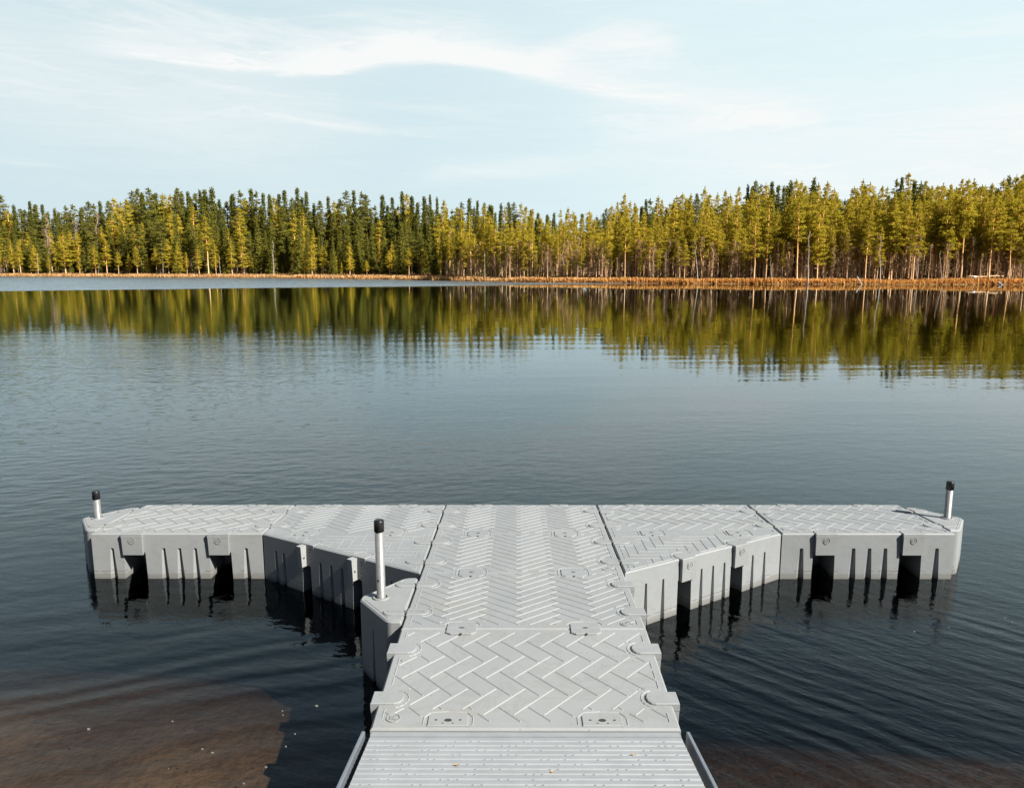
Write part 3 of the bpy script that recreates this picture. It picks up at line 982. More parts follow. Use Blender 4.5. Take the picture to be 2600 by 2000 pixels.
def water_mat():
    m, t, out = new_mat('lake_water')
    g = t.n.new('ShaderNodeNewGeometry'); P = g.outputs['Position']
    x, y, z = t.xyz(P)
    def wave(scale, sx, sy, rot, detail, amp, off, rough=.5):
        mp = t.n.new('ShaderNodeMapping'); t.l.new(P, mp.inputs['Vector'])
        mp.vector_type = 'TEXTURE'
        mp.inputs['Rotation'].default_value = (0, 0, rot); mp.inputs['Scale'].default_value = (sx, sy, 1); mp.inputs['Location'].default_value = (off, off*.7, 0)
        n = t.noise(mp.outputs[0], scale, detail, rough)
        return t.math('MULTIPLY', t.math('SUBTRACT', n, .5), amp)
    far = t.smooth(y, 8, 45)                      # open lake
    near = t.smooth(y, -1.5, 1.5, 1, 0)           # sheltered side of the dock
    left = t.smooth(x, 4, -14)
    # wind patch close to the far left shore
    sd = t.math('ADD', t.math('MULTIPLY', t.math('ADD', x, 16.5), -.36), t.math('MULTIPLY', t.math('SUBTRACT', y, 95.5), .93))
    sdn = t.math('ADD', sd, t.math('MULTIPLY', t.math('SUBTRACT', t.noise(P, .05, 3), .5), 9))
    patch = t.math('MULTIPLY', t.smooth(sdn, -1.0, 3.5), t.smooth(x, 40, 14))
    # long low undulation with crests across the view
    hgt = t.math('MULTIPLY', wave(1.0, 5.0, 1.0, .04, 1, .0075, 3), t.smooth(y, 70, 30, .35, 1))
    # small ripples of the open water
    r1 = wave(1.0, .34, .19, .16, 2, .0150, 11, .5)
    r2 = wave(1.0, .9, .32, -.1, 2, .0062, 23)
    op = t.math('MULTIPLY', t.math('SUBTRACT', 1, near), t.math('MULTIPLY', t.math('ADD', t.smooth(y, 10, 3, .12, .36), t.math('MULTIPLY', left, .95)), t.smooth(y, 30, 9, .10, 1)))
    hgt = t.math('ADD', hgt, t.math('MULTIPLY', r1, op))
    hgt = t.math('ADD', hgt, t.math('MULTIPLY', r2, t.math('MULTIPLY', op, t.smooth(y, 22, 7))))
    # slow wavelets near the dock
    def crests(lam, rot, dist, amp, off):
        mp = t.n.new('ShaderNodeMapping'); t.l.new(P, mp.inputs['Vector']); mp.vector_type = 'TEXTURE'
        mp.inputs['Rotation'].default_value = (0, 0, rot); mp.inputs['Location'].default_value = (off, off, 0)
        mp.inputs['Scale'].default_value = (3.2, 1, 1)
        wv = t.n.new('ShaderNodeTexWave'); wv.wave_type = 'BANDS'; wv.bands_direction = 'Y'; wv.wave_profile = 'SIN'
        t.l.new(mp.outputs[0], wv.inputs['Vector'])
        wv.inputs['Scale'].default_value = 2*math.pi/20/lam; wv.inputs['Distortion'].default_value = dist
        wv.inputs['Detail'].default_value = 2; wv.inputs['Detail Scale'].default_value = 1.1; wv.inputs['Detail Roughness'].default_value = .55
        env = t.smooth(t.noise(mp.outputs[0], .8, 2), .35, .65, .25, 1)
        return t.math('MULTIPLY', t.math('MULTIPLY', wv.outputs['Fac'], amp), env)
    w1 = t.math('ADD', wave(1.0, 1.2, .30, -.75, 5, .0135, 7, .6), crests(.19, -.72, 11, .0019, 3))      # right side, crests running away to the right
    w2 = t.math('ADD', wave(1.0, 1.5, .34, .30, 2, .008, 17), crests(.33, .34, 9, .0030, 8))       # left side
    rside = t.smooth(x, -.4, 1.2)
    w = t.math('ADD', t.math('MULTIPLY', w1, rside), t.math('MULTIPLY', w2, t.math('SUBTRACT', 1, rside)))
    hgt = t.math('ADD', hgt, t.math('MULTIPLY', w, t.math('MULTIPLY', near, t.smooth(y, -.8, -2.6, .55, 1))))
    w3 = wave(1.0, .20, .10, -.2, 3, .0036, 31)
    hgt = t.math('ADD', hgt, t.math('MULTIPLY', w3, near))
    # rough patch
    p1 = wave(1.0, 3.5, 2.0, .3, 4, .5, 41, .6)
    hgt = t.math('ADD', hgt, t.math('MULTIPLY', p1, patch))
    nrm = bump(t, hgt, 1.0)
    dt = t.n.new('ShaderNodeVectorMath'); dt.operation = 'DOT_PRODUCT'; t.l.new(nrm, dt.inputs[0]); t.l.new(g.outputs['Incoming'], dt.inputs[1])
    cs = t.math('ABSOLUTE', dt.outputs['Value'])
    fr = t.math('ADD', .02, t.math('MULTIPLY', t.math('POWER', t.math('SUBTRACT', 1, cs, clamp=True), 5), .98), clamp=True)
    gl = t.n.new('ShaderNodeBsdfGlossy'); t.l.new(t.math('ADD', .012, t.math('MULTIPLY', patch, .30)), gl.inputs['Roughness']); gl.inputs['Color'].default_value = (.88, .97, 1, 1)
    t.l.new(nrm, gl.inputs['Normal'])
    tr = t.n.new('ShaderNodeBsdfTransparent'); tr.inputs['Color'].default_value = (1, 1, 1, 1)
    mx = t.n.new('ShaderNodeMixShader'); t.l.new(fr, mx.inputs[0]); t.l.new(tr.outputs[0], mx.inputs[1]); t.l.new(gl.outputs[0], mx.inputs[2])
    t.l.new(mx.outputs[0], out.inputs['Surface'])
    va = t.n.new('ShaderNodeVolumeAbsorption'); va.inputs['Color'].default_value = (.50, .42, .34, 1); va.inputs['Density'].default_value = 3.2
    t.l.new(va.outputs[0], out.inputs['Volume'])
    return m
def build_water():
    mb = MB(); n = 64; rad = 880
    ring = [(rad*math.cos(2*math.pi*i/n), rad*math.sin(2*math.pi*i/n)) for i in range(n)]
    mb.face([(a, b, 0) for a, b in ring])
    mb.face([(a, b, -9) for a, b in ring][::-1])
    for i in range(n):
        j = (i+1) % n
        mb.face([(ring[i][0], ring[i][1], -9), (ring[j][0], ring[j][1], -9), (ring[j][0], ring[j][1], 0), (ring[i][0], ring[i][1], 0)])
    tag(mb.build('lake_water', water_mat()), kind='structure')
build_water()

# flecks of foam drifting beside the dock
def foam():
    m = simple_mat('foam', (.13, .13, .12), .9, 0, .2, .1, 200)
    mb = MB(); rr = random.Random(3)
    spots = [(-1.35 - 1.3*rr.random()**1.5, -4.6 + 1.5*rr.random(), .002 + .003*rr.random()) for _ in range(16)]
    spots += [(-2.6, -3.3, .008), (-1.5, -3.9, .009), (-1.62, -4.15, .011), (-1.3, -3.05, .007)]
    for _ in range(5):
        spots.append((1.2 + 3*rr.random(), -4.4 + 2.6*rr.random(), .004))
    for (x, y, r) in spots:
        n = 9; el = 1.1 + rr.random()
        ring = [(x + r*el*math.cos(2*math.pi*i/n)*(.7+.5*rr.random()), y + r*math.sin(2*math.pi*i/n)*(.7+.5*rr.random())) for i in range(n)]
        mb.prism(ring, lambda a, b: .004, lambda a, b: -.002, ch=0)
    tag(mb.build('foam', m), 'scattered white foam flecks drifting on the dark water beside the dock', 'foam', kind='stuff')
foam()

# ------------------------------------------------------------------ trees
def foliage_mat(name, a, b, c, trans=.25):
    m, t, out = new_mat(name)
    oi = t.n.new('ShaderNodeObjectInfo')
    tc = t.n.new('ShaderNodeTexCoord')
    g = t.n.new('ShaderNodeNewGeometry')
    n = t.noise(tc.outputs['Object'], .55, 3, .6)
    n2 = t.noise(g.outputs['Position'], 1.6, 2, .6)
    col = t.mix(oi.outputs['Random'], c4(a), c4(b))
    col = t.mix(t.math('MULTIPLY', t.smooth(n, .42, .68), .55), col, c4(c))
    col = t.mix(t.math('MULTIPLY', t.smooth(n2, .5, .75), .35), col, c4(tuple(q*.55 for q in a)))
    d = t.n.new('ShaderNodeBsdfDiffuse'); t.l.new(col, d.inputs['Color'])
    tl = t.n.new('ShaderNodeBsdfTranslucent'); t.l.new(col, tl.inputs['Color'])
    mx = t.n.new('ShaderNodeMixShader'); mx.inputs[0].default_value = trans
    t.l.new(d.outputs[0], mx.inputs[1]); t.l.new(tl.outputs[0], mx.inputs[2])
    t.l.new(mx.outputs[0], out.inputs['Surface'])
    return m
def bark_mat(name, low, high, h0, h1):
    m, t, out = new_mat(name)
    tc = t.n.new('ShaderNodeTexCoord'); x, y, z = t.xyz(tc.outputs['Object'])
    n = t.noise(tc.outputs['Object'], 3.5, 4, .65)
    f = t.smooth(t.math('ADD', z, t.math('MULTIPLY', t.math('SUBTRACT', n, .5), 4)), h0, h1)
    col = t.mix(f, c4(low), c4(high))
    col = t.mix(t.math('MULTIPLY', t.smooth(n, .45, .7), .45), col, c4(tuple(q*.45 for q in low)))
    principled(t, out, col, .9, 0, .15)
    return m
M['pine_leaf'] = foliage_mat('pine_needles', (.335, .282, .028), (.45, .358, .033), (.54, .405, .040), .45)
M['spruce_leaf'] = foliage_mat('spruce_needles', (.075, .083, .017), (.11, .113, .02), (.18, .165, .028), .3)
M['wood_leaf'] = foliage_mat('forest_foliage', (.105, .108, .020), (.14, .134, .023), (.21, .18, .032), .3)
M['pine_bark'] = bark_mat('pine_bark', (.78, .50, .28), (.88, .46, .14), 2, 6)
M['spruce_bark'] = bark_mat('spruce_bark', (.15, .11, .08), (.13, .09, .06), 2, 8)
M['dead_bark'] = bark_mat('dead_wood', (.50, .43, .36), (.42, .36, .30), 2, 6)
M['twig'] = foliage_mat('bare_twigs', (.30, .21, .13), (.36, .24, .14), (.36, .25, .13), .2)

def leaf_quads(cen, nrm_up, size, r_, n, out=1.0):
    """n small quads around each centre, facing roughly away from the stem: returns verts (4n,3)"""
    k = len(cen)
    sp = np.repeat(np.broadcast_to(nrm_up, (k, 3)), n, 0)
    c = np.repeat(cen, n, 0) + r_.normal(size=(k*n, 3))*sp
    o = c*np.array([1, 1, 0]); o /= (np.linalg.norm(o, axis=1)[:, None] + .15); o[:, 2] = .35
    w = o*out + r_.normal(size=(k*n, 3))*.55; w /= np.linalg.norm(w, axis=1)[:, None]
    a = r_.normal(size=(k*n, 3)); a -= w*(a*w).sum(1)[:, None]; a /= np.linalg.norm(a, axis=1)[:, None]
    b = np.cross(w, a)
    s = np.repeat(np.broadcast_to(np.reshape(size, (-1, 1)), (k, 1)), n, 0)*(.6 + .8*r_.random((k*n, 1)))
    a = a*s; b = b*s*.6
    return np.stack([c-a-b*.6, c+a*.2-b, c+a+b*.3, c-a*.3+b], 1).reshape(-1, 3)

PH = 15.0
def proto_pine(seed, cb, wid, taper=.75, dense=1.0, lean=0.0, dead=True):
    """pine, PH metres tall; cb: crown base fraction; wid: crown half width in m"""
    r_ = np.random.default_rng(seed); rr = random.Random(seed)
    mb = MB(); path = []; rad = []
    ox, oy = 0, 0
    for i in range(9):
        f = i/8
        ox += rr.uniform(-.10, .10); oy += rr.uniform(-.10, .10)
        path.append((ox + lean*PH*f, oy, PH*f*.985)); rad.append(.155*(1-f)**.8 + .02)
    path[0] = (0, 0, -.4)
    mb.tube(path, rad, 7, False)
    def axis(z):
        f = min(max(z/PH, 0), 1)*8; i = min(int(f), 7); q = f - i
        a, b = path[i], path[i+1]
        return Vector((a[0]+(b[0]-a[0])*q, a[1]+(b[1]-a[1])*q, z))
    cen = []; spr = []
    z = PH*cb
    while z < PH*.97:
        f = (z/PH - cb)/(1-cb)
        w = wid*min(1, (f+.16)/.34)**.8*(1-f)**taper*1.12*rr.uniform(.70, 1.2) + .08
        nb = rr.choice((3, 4, 4, 5)); a0 = rr.uniform(0, 6.28)
        for k in range(nb):
            if rr.random() < .16: continue
            a = a0 + 6.283*k/nb + rr.uniform(-.45, .45)
            L = w*rr.uniform(.55, 1.15); up = rr.uniform(.0, .40)*L
            o = axis(z); e = o + Vector((math.cos(a)*L, math.sin(a)*L, up))
            if L > .5: mb.tube([o, e], [.035, .012], 3, False)
            m = max(1, int(L/.5)); q0 = .38 if L > .9 else .2
            for q in range(m):
                tq = q0 + (1.02-q0)*(q+1)/m
                p = o + (e-o)*tq; j = .15*min(1, L)
                cen.append((p.x + rr.uniform(-j, j), p.y + rr.uniform(-j, j), p.z + rr.uniform(-.06, .16)))
                h_ = min(.30, .07 + .20*L); spr.append((h_, h_, .045 + .05*min(1, L)))
        z += rr.uniform(.34, .72)*(1.05 - .45*f)
    tip = axis(PH*.985)
    if dead:                                          # bare lower branches
        z = PH*cb*.35
        while z < PH*cb:
            a = rr.uniform(0, 6.28); L = rr.uniform(.4, 1.3); o = axis(z)
            mb.tube([o, o + Vector((math.cos(a)*L, math.sin(a)*L, rr.uniform(-.3, .25)))], [.028, .008], 3, False)
            z += rr.uniform(.25, .8)
    spr = np.array(spr)
    V = leaf_quads(np.array(cen), spr, .06 + .24*spr[:, :1], r_, int(29*dense))
    zz = r_.random(30)
    ax = np.stack([r_.normal(size=30)*.10*zz, r_.normal(size=30)*.10*zz, -zz*1.2], 1) + np.array([tip.x, tip.y, tip.z + .1])
    V = np.concatenate([V, leaf_quads(ax, np.array([.04, .04, .06]), .09, r_, 3)])
    return mb, V

def proto_spruce(seed, wid, cb=.06, dense=1.0):
    r_ = np.random.default_rng(seed); rr = random.Random(seed)
    mb = MB(); mb.tube([(0, 0, -.4), (0, 0, PH*.5), (0, 0, PH*.98)], [.16, .10, .015], 6, False)
    cen = []; z = PH*cb
    while z < PH*.97:
        f = (z/PH-cb)/(1-cb); w = wid*1.12*(1-f)**1.15*rr.uniform(.85, 1.12) + .10
        nb = 7 if f < .7 else 5; a0 = rr.uniform(0, 6.28)
        for k in range(nb):
            if rr.random() < .12: continue
            a = a0 + 6.283*k/nb + rr.uniform(-.3, .3); L = w*rr.uniform(.72, 1.15)
            m = max(1, int(L/.42))
            for q in range(m):
                tq = (q+.9)/m
                cen.append((math.cos(a)*L*tq, math.sin(a)*L*tq, z - .25*L*tq**1.3 + rr.uniform(-.08, .08)))
        z += .34 + .22*(1-f)
    for q in range(4): cen.append((0, 0, PH*(.955+.012*q)))
    V = leaf_quads(np.array(cen), np.array([.16, .16, .10]), .135, r_, int(16*dense))
    return mb, V

def proto_birch(seed):
    r_ = np.random.default_rng(seed); rr = random.Random(seed)
    mb = MB(); path = [(0, 0, -.4)]
    for i in range(1, 8): path.append((rr.uniform(-.25, .25)*i*.4, rr.uniform(-.2, .2)*i*.3, PH*i/7))
    mb.tube(path, [.12*(1-i/8) + .012 for i in range(8)], 6, False)
    cen = []
    for k in range(60):
        f = rr.uniform(.25, .97); i = min(int(f*7), 6); o = Vector(path[i]).lerp(Vector(path[i+1]), f*7-i); o.z = PH*f
        a = rr.uniform(0, 6.28); L = rr.uniform(.5, 1.7)*(1.15-f)
        e = o + Vector((math.cos(a)*L, math.sin(a)*L, L*rr.uniform(.3, .9)))
        mb.tube([o, e], [.025, .007], 3, False)
        cen += [tuple(o.lerp(e, .6)), tuple(e)]
    V = leaf_quads(np.array(cen), np.array([.3, .3, .3]), .10, r_, 7)
    return mb, V

def proto_snag(seed):
    """dead bare trunk with broken branch stubs"""
    rr = random.Random(seed); mb = MB(); path = [(0, 0, -.8)]
    for i in range(1, 8): path.append((rr.uniform(-.2, .2)*i*.3, rr.uniform(-.1, .1)*i*.3, PH*i/7))
    mb.tube(path, [.20*(1-i/8.5) + .015 for i in range(8)], 7, True)
    for k in range(26):
        f = rr.uniform(.3, .98); i = min(int(f*7), 6); o = Vector(path[i]).lerp(Vector(path[i+1]), f*7-i)
        a = rr.uniform(0, 6.28); L = rr.uniform(.4, 2.0)*(1.25-f)
        m = o + Vector((math.cos(a)*L*.6, math.sin(a)*L*.6, rr.uniform(-.3, .5)))
        e = m + Vector((math.cos(a+.6)*L*.5, math.sin(a+.6)*L*.5, rr.uniform(-.4, .6)))
        mb.tube([o, m, e], [.05, .03, .01], 4, False)
    return mb, None

def as_mesh(name, V, mat):
    me = bpy.data.meshes.new(name); n = len(V)//4
    me.vertices.add(len(V)); me.vertices.foreach_set('co', V.astype(np.float32).ravel())
    me.loops.add(len(V)); me.loops.foreach_set('vertex_index', np.arange(len(V), dtype=np.int32))
    me.polygons.add(n); me.polygons.foreach_set('loop_start', np.arange(0, len(V), 4, dtype=np.int32))
    me.materials.append(mat); me.update(calc_edges=True); me.validate()
    return me

def wood_mesh(name, mb, mat):
    me = bpy.data.meshes.new(name); me.from_pydata(mb.v, [], mb.f); me.materials.append(mat)
    me.polygons.foreach_set('use_smooth', [True]*len(me.polygons)); me.update()
    return me

PROTO = {}
def reg(kind, fn, leafmat, barkmat, variants):
    L = []
    for args in variants:
        mb, V = fn(*args)
        L.append((wood_mesh('trunk', mb, M[barkmat]), as_mesh('crown', V, M[leafmat]) if V is not None else None, V, mb))
    PROTO[kind] = L
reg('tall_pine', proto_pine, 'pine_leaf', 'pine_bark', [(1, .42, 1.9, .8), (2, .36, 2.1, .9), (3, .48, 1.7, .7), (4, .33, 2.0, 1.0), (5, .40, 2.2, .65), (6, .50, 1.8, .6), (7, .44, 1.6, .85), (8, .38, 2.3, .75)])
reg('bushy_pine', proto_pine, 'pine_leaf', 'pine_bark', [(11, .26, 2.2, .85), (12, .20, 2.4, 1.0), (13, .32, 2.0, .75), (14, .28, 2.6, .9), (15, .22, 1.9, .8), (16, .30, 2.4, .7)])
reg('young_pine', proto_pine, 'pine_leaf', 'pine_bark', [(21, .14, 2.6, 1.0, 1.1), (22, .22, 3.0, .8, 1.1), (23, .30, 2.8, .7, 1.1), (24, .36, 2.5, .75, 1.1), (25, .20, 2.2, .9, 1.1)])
reg('spruce', proto_spruce, 'spruce_leaf', 'spruce_bark', [(31, 2.0), (32, 1.7), (33, 1.4), (34, 2.3), (35, 1.9, .16), (36, 1.5)])
reg('dark_pine', proto_pine, 'wood_leaf', 'spruce_bark', [(41, .36, 2.0, .8), (42, .42, 1.8, .9), (43, .30, 2.3, .85), (44, .34, 2.1, .7)])
reg('birch', proto_birch, 'twig', 'dead_bark', [(51,), (52,), (53,)])
reg('snag', proto_snag, None, 'dead_bark', [(61,), (62,), (63,)])

NAME = {'tall_pine': 'pine_tree', 'bushy_pine': 'pine_tree', 'young_pine': 'pine_tree', 'spruce': 'spruce_tree', 'dark_pine': 'pine_tree', 'birch': 'birch_tree', 'snag': 'dead_tree'}
CAT = {'tall_pine': 'pine', 'bushy_pine': 'pine', 'young_pine': 'pine', 'spruce': 'spruce', 'dark_pine': 'pine', 'birch': 'birch', 'snag': 'dead tree'}
SKY = [(0,497),(20,494),(50,515),(75,530),(116,502),(150,538),(202,508),(220,530),(247,508),(290,512),(312,491),(372,482),(443,475),(500,490),(553,484),(600,492),(646,484),(666,484),(690,502),(736,492),(781,481),(828,508),(860,505),(906,486),(965,500),(1000,508),(1037,492),(1111,500),(1160,510),(1215,507),(1284,515),(1336,518),(1375,530),(1422,530),(1455,528),(1502,535),(1540,528),(1559,518),(1581,500),(1610,512),(1672,503),(1740,495),(1785,478),(1815,478),(1860,490),(1895,466),(1930,470),(1965,468),(2051,454),(2084,462),(2128,512),(2173,464),(2220,482),(2295,451),(2360,464),(2410,468),(2441,458),(2485,466),(2515,468),(2581,445),(2600,448)]
SKU = [s[0] for s in SKY]; SKV = [s[1] for s in SKY]
def skyline(u): return float(np.interp(u, SKU, SKV))
def top_height(p, v):
    d = Vector((p.x-CX, p.y-CY)); D = d.length; ca = d.y/D
    return CAMH + D*(675-v)/f_px*ca

def zone(u):
    return 'left part of the far shore' if u < 640 else ('left of the far shore middle' if u < 1120 else ('right of the far shore middle' if u < 1700 else 'right part of the far shore'))
KT = {'tall_pine': 'bare-trunked high-crowned pine', 'bushy_pine': 'bushy full-crowned yellow-green pine', 'young_pine': 'short young pine',
      'spruce': 'narrow pointed spruce', 'dark_pine': 'dark green pine'}
count = 0
trng = random.Random(99)
def plant(kind, p, height, label, group, rot=None, wide=1.0, tilt=(0, 0), var=None):
    global count
    wm, cm, _, _ = PROTO[kind][trng.randrange(len(PROTO[kind])) if var is None else var]
    r = empty(NAME[kind], p); s = height/PH
    sw = s*wide
    r.scale = (sw, sw, s); r.rotation_euler = (tilt[0], tilt[1], trng.uniform(0, 6.28) if rot is None else rot)
    tag(r, label, CAT[kind], group)
    a = bpy.data.objects.new('trunk', wm); COL.objects.link(a); a.parent = r
    if cm:
        b = bpy.data.objects.new('crown', cm); COL.objects.link(b); b.parent = r
    count += 1
    return r

FOREST = []
def filler(kind, p, height, wide=1.0):
    FOREST.append((kind, p, height, wide, trng.uniform(0, 6.28), trng.randrange(len(PROTO[kind]))))

def ground_z(d): return land_h(d) - .05

ROW = {'skyline': 'in the back row', 'mid': 'in the middle rows', 'front': 'at the shoreline'}
def auto(kind, u, d, v, row, wide=1.0, tilt=(0, 0)):
    p = inland(u, d); p.z = ground_z(d)
    hgt = max(2.2, top_height(p, v) - p.z)
    if u > 1100: wide *= .80
    lab = KT[kind] + ' ' + ROW[row] + ', ' + zone(u)
    plant(kind, p, hgt, lab, 'trees ' + lab, wide=wide, tilt=tilt)

# 1. skyline trees: one at each visible top, a second ring just behind it
tops = [(u, v) for u, v in SKY if v < 520 and 0 <= u <= 2600]
u = -30
while u < 2640:
    v = skyline(u)
    leftish = u < 1250
    sp = 15 if leftish else 16
    p_spruce = .62 if 680 < u < 1330 else (.35 if u < 680 else .25)
    kind = 'spruce' if trng.random() < p_spruce else ('dark_pine' if trng.random() < (.75 if u < 1300 else .15) else ('tall_pine' if trng.random() < .5 else 'bushy_pine'))
    d = trng.uniform(26, 48) if leftish else trng.uniform(16, 34)
    auto(kind, u, d, v + trng.uniform(-3, 26)*(1 if trng.random() < .7 else .3), 'skyline', trng.uniform(.8, 1.1))
    u += sp*trng.uniform(.75, 1.3)

# 2. middle rows
u = -20
while u < 2640:
    v0 = skyline(u)
    if u < 640: v = v0 + trng.uniform(35, 105); kind = trng.choice(['bushy_pine', 'bushy_pine', 'tall_pine', 'dark_pine', 'spruce']); d = trng.uniform(8, 22); sp = 22
    elif u < 1120: v = v0 + trng.uniform(50, 140); kind = trng.choice(['bushy_pine', 'tall_pine', 'spruce', 'spruce', 'dark_pine']); d = trng.uniform(14, 26); sp = 30
    elif u < 1700: v = v0 + trng.uniform(15, 90); kind = trng.choice(['bushy_pine', 'tall_pine', 'tall_pine', 'bushy_pine']); d = trng.uniform(7, 18); sp = 20
    else: v = v0 + trng.uniform(15, 90); kind = trng.choice(['bushy_pine', 'tall_pine', 'tall_pine', 'tall_pine']); d = trng.uniform(6, 16); sp = 22
    auto(kind, u, d, v, 'mid', trng.uniform(.85, 1.15))
    u += sp*trng.uniform(.7, 1.35)

# 3. front row
u = 8
while u < 2620:
    if u < 640:
        v = trng.uniform(585, 655); kind = trng.choice(['young_pine', 'young_pine', 'bushy_pine', 'bushy_pine']); d = trng.uniform(3, 8); sp = 30
    elif u < 1120:
        v = trng.uniform(600, 668); kind = trng.choice(['young_pine', 'young_pine', 'bushy_pine']); d = trng.uniform(5, 16); sp = 30
    elif u < 1480:
        v = trng.uniform(560, 640); kind = trng.choice(['tall_pine', 'bushy_pine', 'tall_pine', 'bushy_pine']); d = trng.uniform(2.5, 8); sp = 24
    else:
        v = skyline(u) + trng.uniform(30, 120); kind = trng.choice(['tall_pine', 'tall_pine', 'tall_pine', 'bushy_pine']); d = trng.uniform(1.5, 6); sp = 25
    auto(kind, u, d, v, 'front', trng.uniform(.85, 1.15), (trng.uniform(-.03, .03), trng.uniform(-.045, .045)) if u > 1400 else (0, 0))
    u += sp*trng.uniform(.6, 1.4)
print('individual trees', count)

# 4. dead and leaning trees one can pick out
for (u, d, v, ty, var, lab) in [
    (2054, -.35, 592, -.03, 0, 'pale dead tree standing in the water off the right shore'),
    (1775, .6, 612, -.10, 1, 'crooked pale dead tree leaning left over the sedge, right of the middle'),
    (2237, .5, 600, -.07, 2, 'dead grey stem leaning left among the right-hand pines'),
    (2394, .4, 640, -.16, 0, 'bare trunk leaning far left at the right-hand water edge'),
    (1960, .8, 650, -.12, 1, 'leaning dead stem at the water edge, left of the stem standing in the water'),
    (702, 3, 612, .02, 2, 'twisted grey dead tree with crooked bare branches beside a young pine, left of the middle'),
    (1241, 1.2, 640, .0, 0, 'thin white dead stem at the middle of the far shore'),
    (1470, 1.4, 665, .12, 1, 'short white dead stub leaning right, right of the middle'),
    (105, 2.5, 640, .05, 2, 'pale dead tree by the reeds near the left end of the shore'),
    (255, 2.0, 665, .18, 0, 'short dead stump leaning right by the left-hand reeds'),
    (566, .5, 650, 0, 1, 'thin grey dead stem standing in the left-hand reeds'),
    (2, .3, 680, .1, 2, 'short pale leaning stub at the far left end of the shore')]:
    p = inland(u, d); p.z = -.4 if d < 0 else ground_z(d)
    plant('snag', p, max(1.6, top_height(p, v) - p.z), lab, None, rot=trng.uniform(-.3, .3), tilt=(trng.uniform(-.03, .03), ty), var=var, wide=.8)
for (u, d, v, lab) in [(140, 18, 545, 'leafless birch with pale stem among the dark trees near the left end'),
                       (213, 14, 560, 'leafless birch with brown twigs, second from the left end'),
                       (262, 20, 540, 'leafless birch with bright pale stem before dark spruces on the left'),
                       (1160, 9, 590, 'bare birch with pale stem in the middle of the far shore'),
                       (2110, 4, 610, 'bare birch with tangled twigs among the right-hand trunks'),
                       (2160, 4, 640, 'low bare birch thicket by the water on the right'),
                       (1690, 4, 645, 'low bare birch right of the middle'),
                       (2330, 3.5, 600, 'bare grey birch among the leaning right-hand trunks')]:
    p = inland(u, d); p.z = ground_z(d)
    plant('birch', p, max(2, top_height(p, v) - p.z), lab, None)

# 5. the wood behind: reads as one dark mass
u = -120
while u < 2740:
    uu = min(max(u, 0), 2600); v0 = skyline(uu)
    for k in range(3):
        d = ([12, 30, 60] if uu < 1450 else [24, 40, 70])[k] + trng.uniform(-4, 8)
        if uu > 1500: d *= .8
        p = inland(u + trng.uniform(-8, 8), d); p.z = ground_z(d)
        v = v0 + ([70, 28, 14][k] + trng.uniform(0, 40))
        filler('spruce' if trng.random() < (.7 if uu < 1400 else .45) else 'dark_pine', p, max(4, top_height(p, v) - p.z), trng.uniform(.9, 1.25))
    u += 14*trng.uniform(.8, 1.2)
u = 1150
while u < 2660:
    d = trng.uniform(3, 13); p = inland(u, d); p.z = ground_z(d)
    v = skyline(min(u, 2600)) + trng.uniform(12, 150)
    filler('tall_pine', p, max(4, top_height(p, v) - p.z), trng.uniform(.5, .8))
    for _ in range(2):
        d = trng.uniform(2.5, 9); p = inland(u + trng.uniform(-6, 6), d); p.z = ground_z(d)
        filler('birch', p, trng.uniform(2.5, 7), trng.uniform(1.0, 1.8))
    u += 8.5*trng.uniform(.5, 1.5)
def build_forest():
    Vs = []; Vp = []; Vt = []; W = {False: ([], []), True: ([], []), 'twig': ([], [])}
    for (kind, p, hgt, wide, rot, var) in FOREST:
        wm, cm, V, mb = PROTO[kind][var]; s = hgt/PH; c, k = math.cos(rot)*s*wide, math.sin(rot)*s*wide
        def tr(A):
            return np.stack([A[:, 0]*c - A[:, 1]*k + p.x, A[:, 0]*k + A[:, 1]*c + p.y, A[:, 2]*s + p.z], 1)
        q = tr(V).reshape(-1, 4, 3)
        {'tall_pine': Vp, 'birch': Vt}.get(kind, Vs).append(q); wv, wf = W[kind == 'tall_pine']
        if kind == 'birch': wv, wf = W['twig']
        nt = {'spruce': 18, 'birch': 48}.get(kind, 63)
        A = tr(np.array(mb.v[:nt])); b = len(wv)
        wv.extend(map(tuple, A)); wf.extend([tuple(b+i for i in f) for f in mb.f if max(f) < nt])
    V = np.concatenate(Vs).reshape(-1, 3)
    me = as_mesh('forest', V, M['wood_leaf'])
    o = bpy.data.objects.new('forest', me); COL.objects.link(o)
    tag(o, 'dense dark evergreen wood filling the space behind the shore trees', 'forest', kind='stuff')
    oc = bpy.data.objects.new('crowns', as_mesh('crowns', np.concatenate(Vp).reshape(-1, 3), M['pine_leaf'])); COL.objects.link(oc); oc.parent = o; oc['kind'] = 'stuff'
    ot = bpy.data.objects.new('twigs', as_mesh('twigs', np.concatenate(Vt).reshape(-1, 3), M['twig'])); COL.objects.link(ot); ot.parent = o; ot['kind'] = 'stuff'
    for key, mat in ((False, 'spruce_bark'), (True, 'pine_bark'), ('twig', 'pine_bark')):
        m2 = bpy.data.meshes.new('trunks'); m2.from_pydata(W[key][0], [], W[key][1]); m2.materials.append(M[mat]); m2.update()
        t_ = bpy.data.objects.new('trunks', m2); COL.objects.link(t_); t_.parent = o; t_['kind'] = 'stuff'
build_forest()

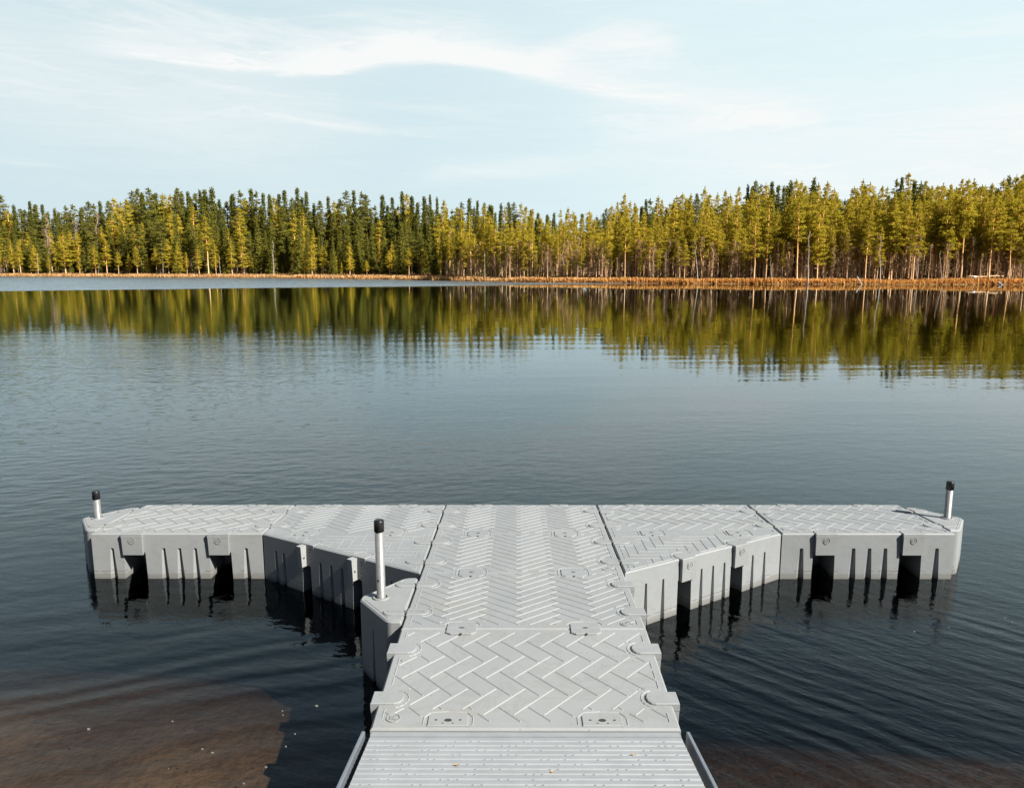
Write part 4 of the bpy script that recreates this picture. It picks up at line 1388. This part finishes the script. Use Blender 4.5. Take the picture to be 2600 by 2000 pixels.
# ------------------------------------------------------------------ sedge and undergrowth on the far bank
def sedge():
    r_ = np.random.default_rng(4)
    def blades(n, us, ds, hmin, hmax, wd):
        P = np.zeros((n, 3))
        for i in range(n):
            u = us(r_); d = ds(r_, u); p = inland(u, d); P[i] = (p.x, p.y, land_h(d) - .12 - .35*max(0, mnoise.noise((p.x*.12, p.y*.12, 2))))
        a = r_.random(n)*6.28; w = np.stack([np.cos(a), np.sin(a), 0*a], 1)*(wd*(.6+.8*r_.random(n)))[:, None]
        hh = (hmin + (hmax-hmin)*r_.random(n)**1.3)
        tp = P + np.stack([r_.normal(size=n)*.13, r_.normal(size=n)*.13, hh], 1)
        return np.stack([P-w, P+w, tp+w*.35, tp-w*.35], 1).reshape(-1, 3)
    U = lambda r: r.uniform(-60, 2660)
    V1 = blades(30000, U, lambda r, u: (abs(r.normal())*1.3 + r.random()*1.0)*(.55 if u > 1300 else 1) + .05, .25, .85, .10)
    m, t, out = new_mat('dry_sedge')
    g = t.n.new('ShaderNodeNewGeometry'); n = t.noise(g.outputs['Position'], .35, 4, .65)
    x, y, z = t.xyz(g.outputs['Position'])
    col = t.mix(t.smooth(n, .35, .65), c4((.54, .31, .125)), c4((.68, .45, .22)))
    col = t.mix(t.smooth(x, -20, 25), col, c4((.62, .33, .10)))
    df = t.n.new('ShaderNodeBsdfDiffuse'); t.l.new(col, df.inputs['Color'])
    tl = t.n.new('ShaderNodeBsdfTranslucent'); t.l.new(col, tl.inputs['Color'])
    ms = t.n.new('ShaderNodeMixShader'); ms.inputs[0].default_value = .35
    t.l.new(df.outputs[0], ms.inputs[1]); t.l.new(tl.outputs[0], ms.inputs[2]); t.l.new(ms.outputs[0], out.inputs['Surface'])
    o = bpy.data.objects.new('sedge', as_mesh('sedge', V1, m)); COL.objects.link(o)
    tag(o, 'strip of dry orange sedge along the far waterline', 'sedge', kind='stuff')
    def dd(r, u):
        w = 16 if 640 < u < 1120 else 7
        return 1.5 + r.random()*w
    V2 = blades(26000, U, dd, .25, .85, .16)
    m2 = simple_mat('brown_heath', (.20, .105, .04), .95, 0, .1, .35, .6)
    o = bpy.data.objects.new('undergrowth', as_mesh('undergrowth', V2, m2)); COL.objects.link(o)
    tag(o, 'low brown heath and twigs under the shore trees', 'undergrowth', kind='stuff')
sedge()

# fallen log, boulder and driftwood on the right bank
def log(name, u0, d0, z0, u1, d1, z1, r0, r1, label, mat='dead_bark'):
    a = inland(u0, d0); b = inland(u1, d1); a.z = land_h(d0) + z0; b.z = land_h(d1) + z1
    mb = MB(); pts = [a.lerp(b, i/5) + Vector((0, 0, .06*math.sin(i*2.1))) for i in range(6)]
    mb.tube(pts, [r0 + (r1-r0)*i/5 for i in range(6)], 8)
    for i in (2, 3, 4):
        mb.tube([pts[i], pts[i] + Vector((.2*(-1)**i, -.1, .5))], [.05, .015], 4, False)
    o = mb.build(name, M[mat], None, True); tag(o, label, 'log')
log('fallen_log', 2452, 2.5, .75, 2545, 2.8, .85, .10, .06, 'fallen orange trunk lying level above the sedge on the right bank', 'pine_bark')
log('driftwood', 2532, -.2, .55, 2550, -.5, .1, .12, .07, 'white curved driftwood stub at the right waterline')
log('driftwood', 2466, .8, .3, 2485, .6, .45, .09, .05, 'pale driftwood branch in the sedge below the fallen trunk')
log('driftwood', 2178, .3, .9, 2192, -.2, .05, .09, .05, 'leaning driftwood branch with its foot in the water, right shore')
def boulder(u, d, z, r):
    p = inland(u, d); mb = MB(); n = 10; k = 6; vs = []
    for i in range(k+1):
        th = math.pi*i/k
        for j in range(n):
            ph = 2*math.pi*j/n; q = Vector((math.sin(th)*math.cos(ph), math.sin(th)*math.sin(ph), .7*math.cos(th)))
            q *= r*(1 + .35*mnoise.noise(q*1.8 + Vector((u, 0, 0))))
            vs.append((p.x + q.x, p.y + q.y, land_h(d) + z + q.z))
    fs = [(i*n+j, i*n+(j+1)%n, (i+1)*n+(j+1)%n, (i+1)*n+j) for i in range(k) for j in range(n)]
    mb.mesh(vs, fs)
    m = simple_mat('pale_granite', (.62, .60, .57), .85, 0, .2, .2, 5)
    tag(mb.build('boulder', m, None, True), 'white boulder beside the fallen trunk on the right bank', 'boulder')
boulder(2474, 2.2, .72, .27)

# ------------------------------------------------------------------ render settings
scene.view_settings.view_transform = 'Standard'; scene.view_settings.look = 'None'
scene.view_settings.exposure = 1.25; scene.view_settings.gamma = 1
scene.render.engine = 'CYCLES'
cy = scene.cycles
cy.max_bounces = 8; cy.diffuse_bounces = 3; cy.glossy_bounces = 4; cy.transparent_max_bounces = 12; cy.volume_bounces = 0
cy.caustics_reflective = False; cy.caustics_refractive = False
cy.use_denoising = True
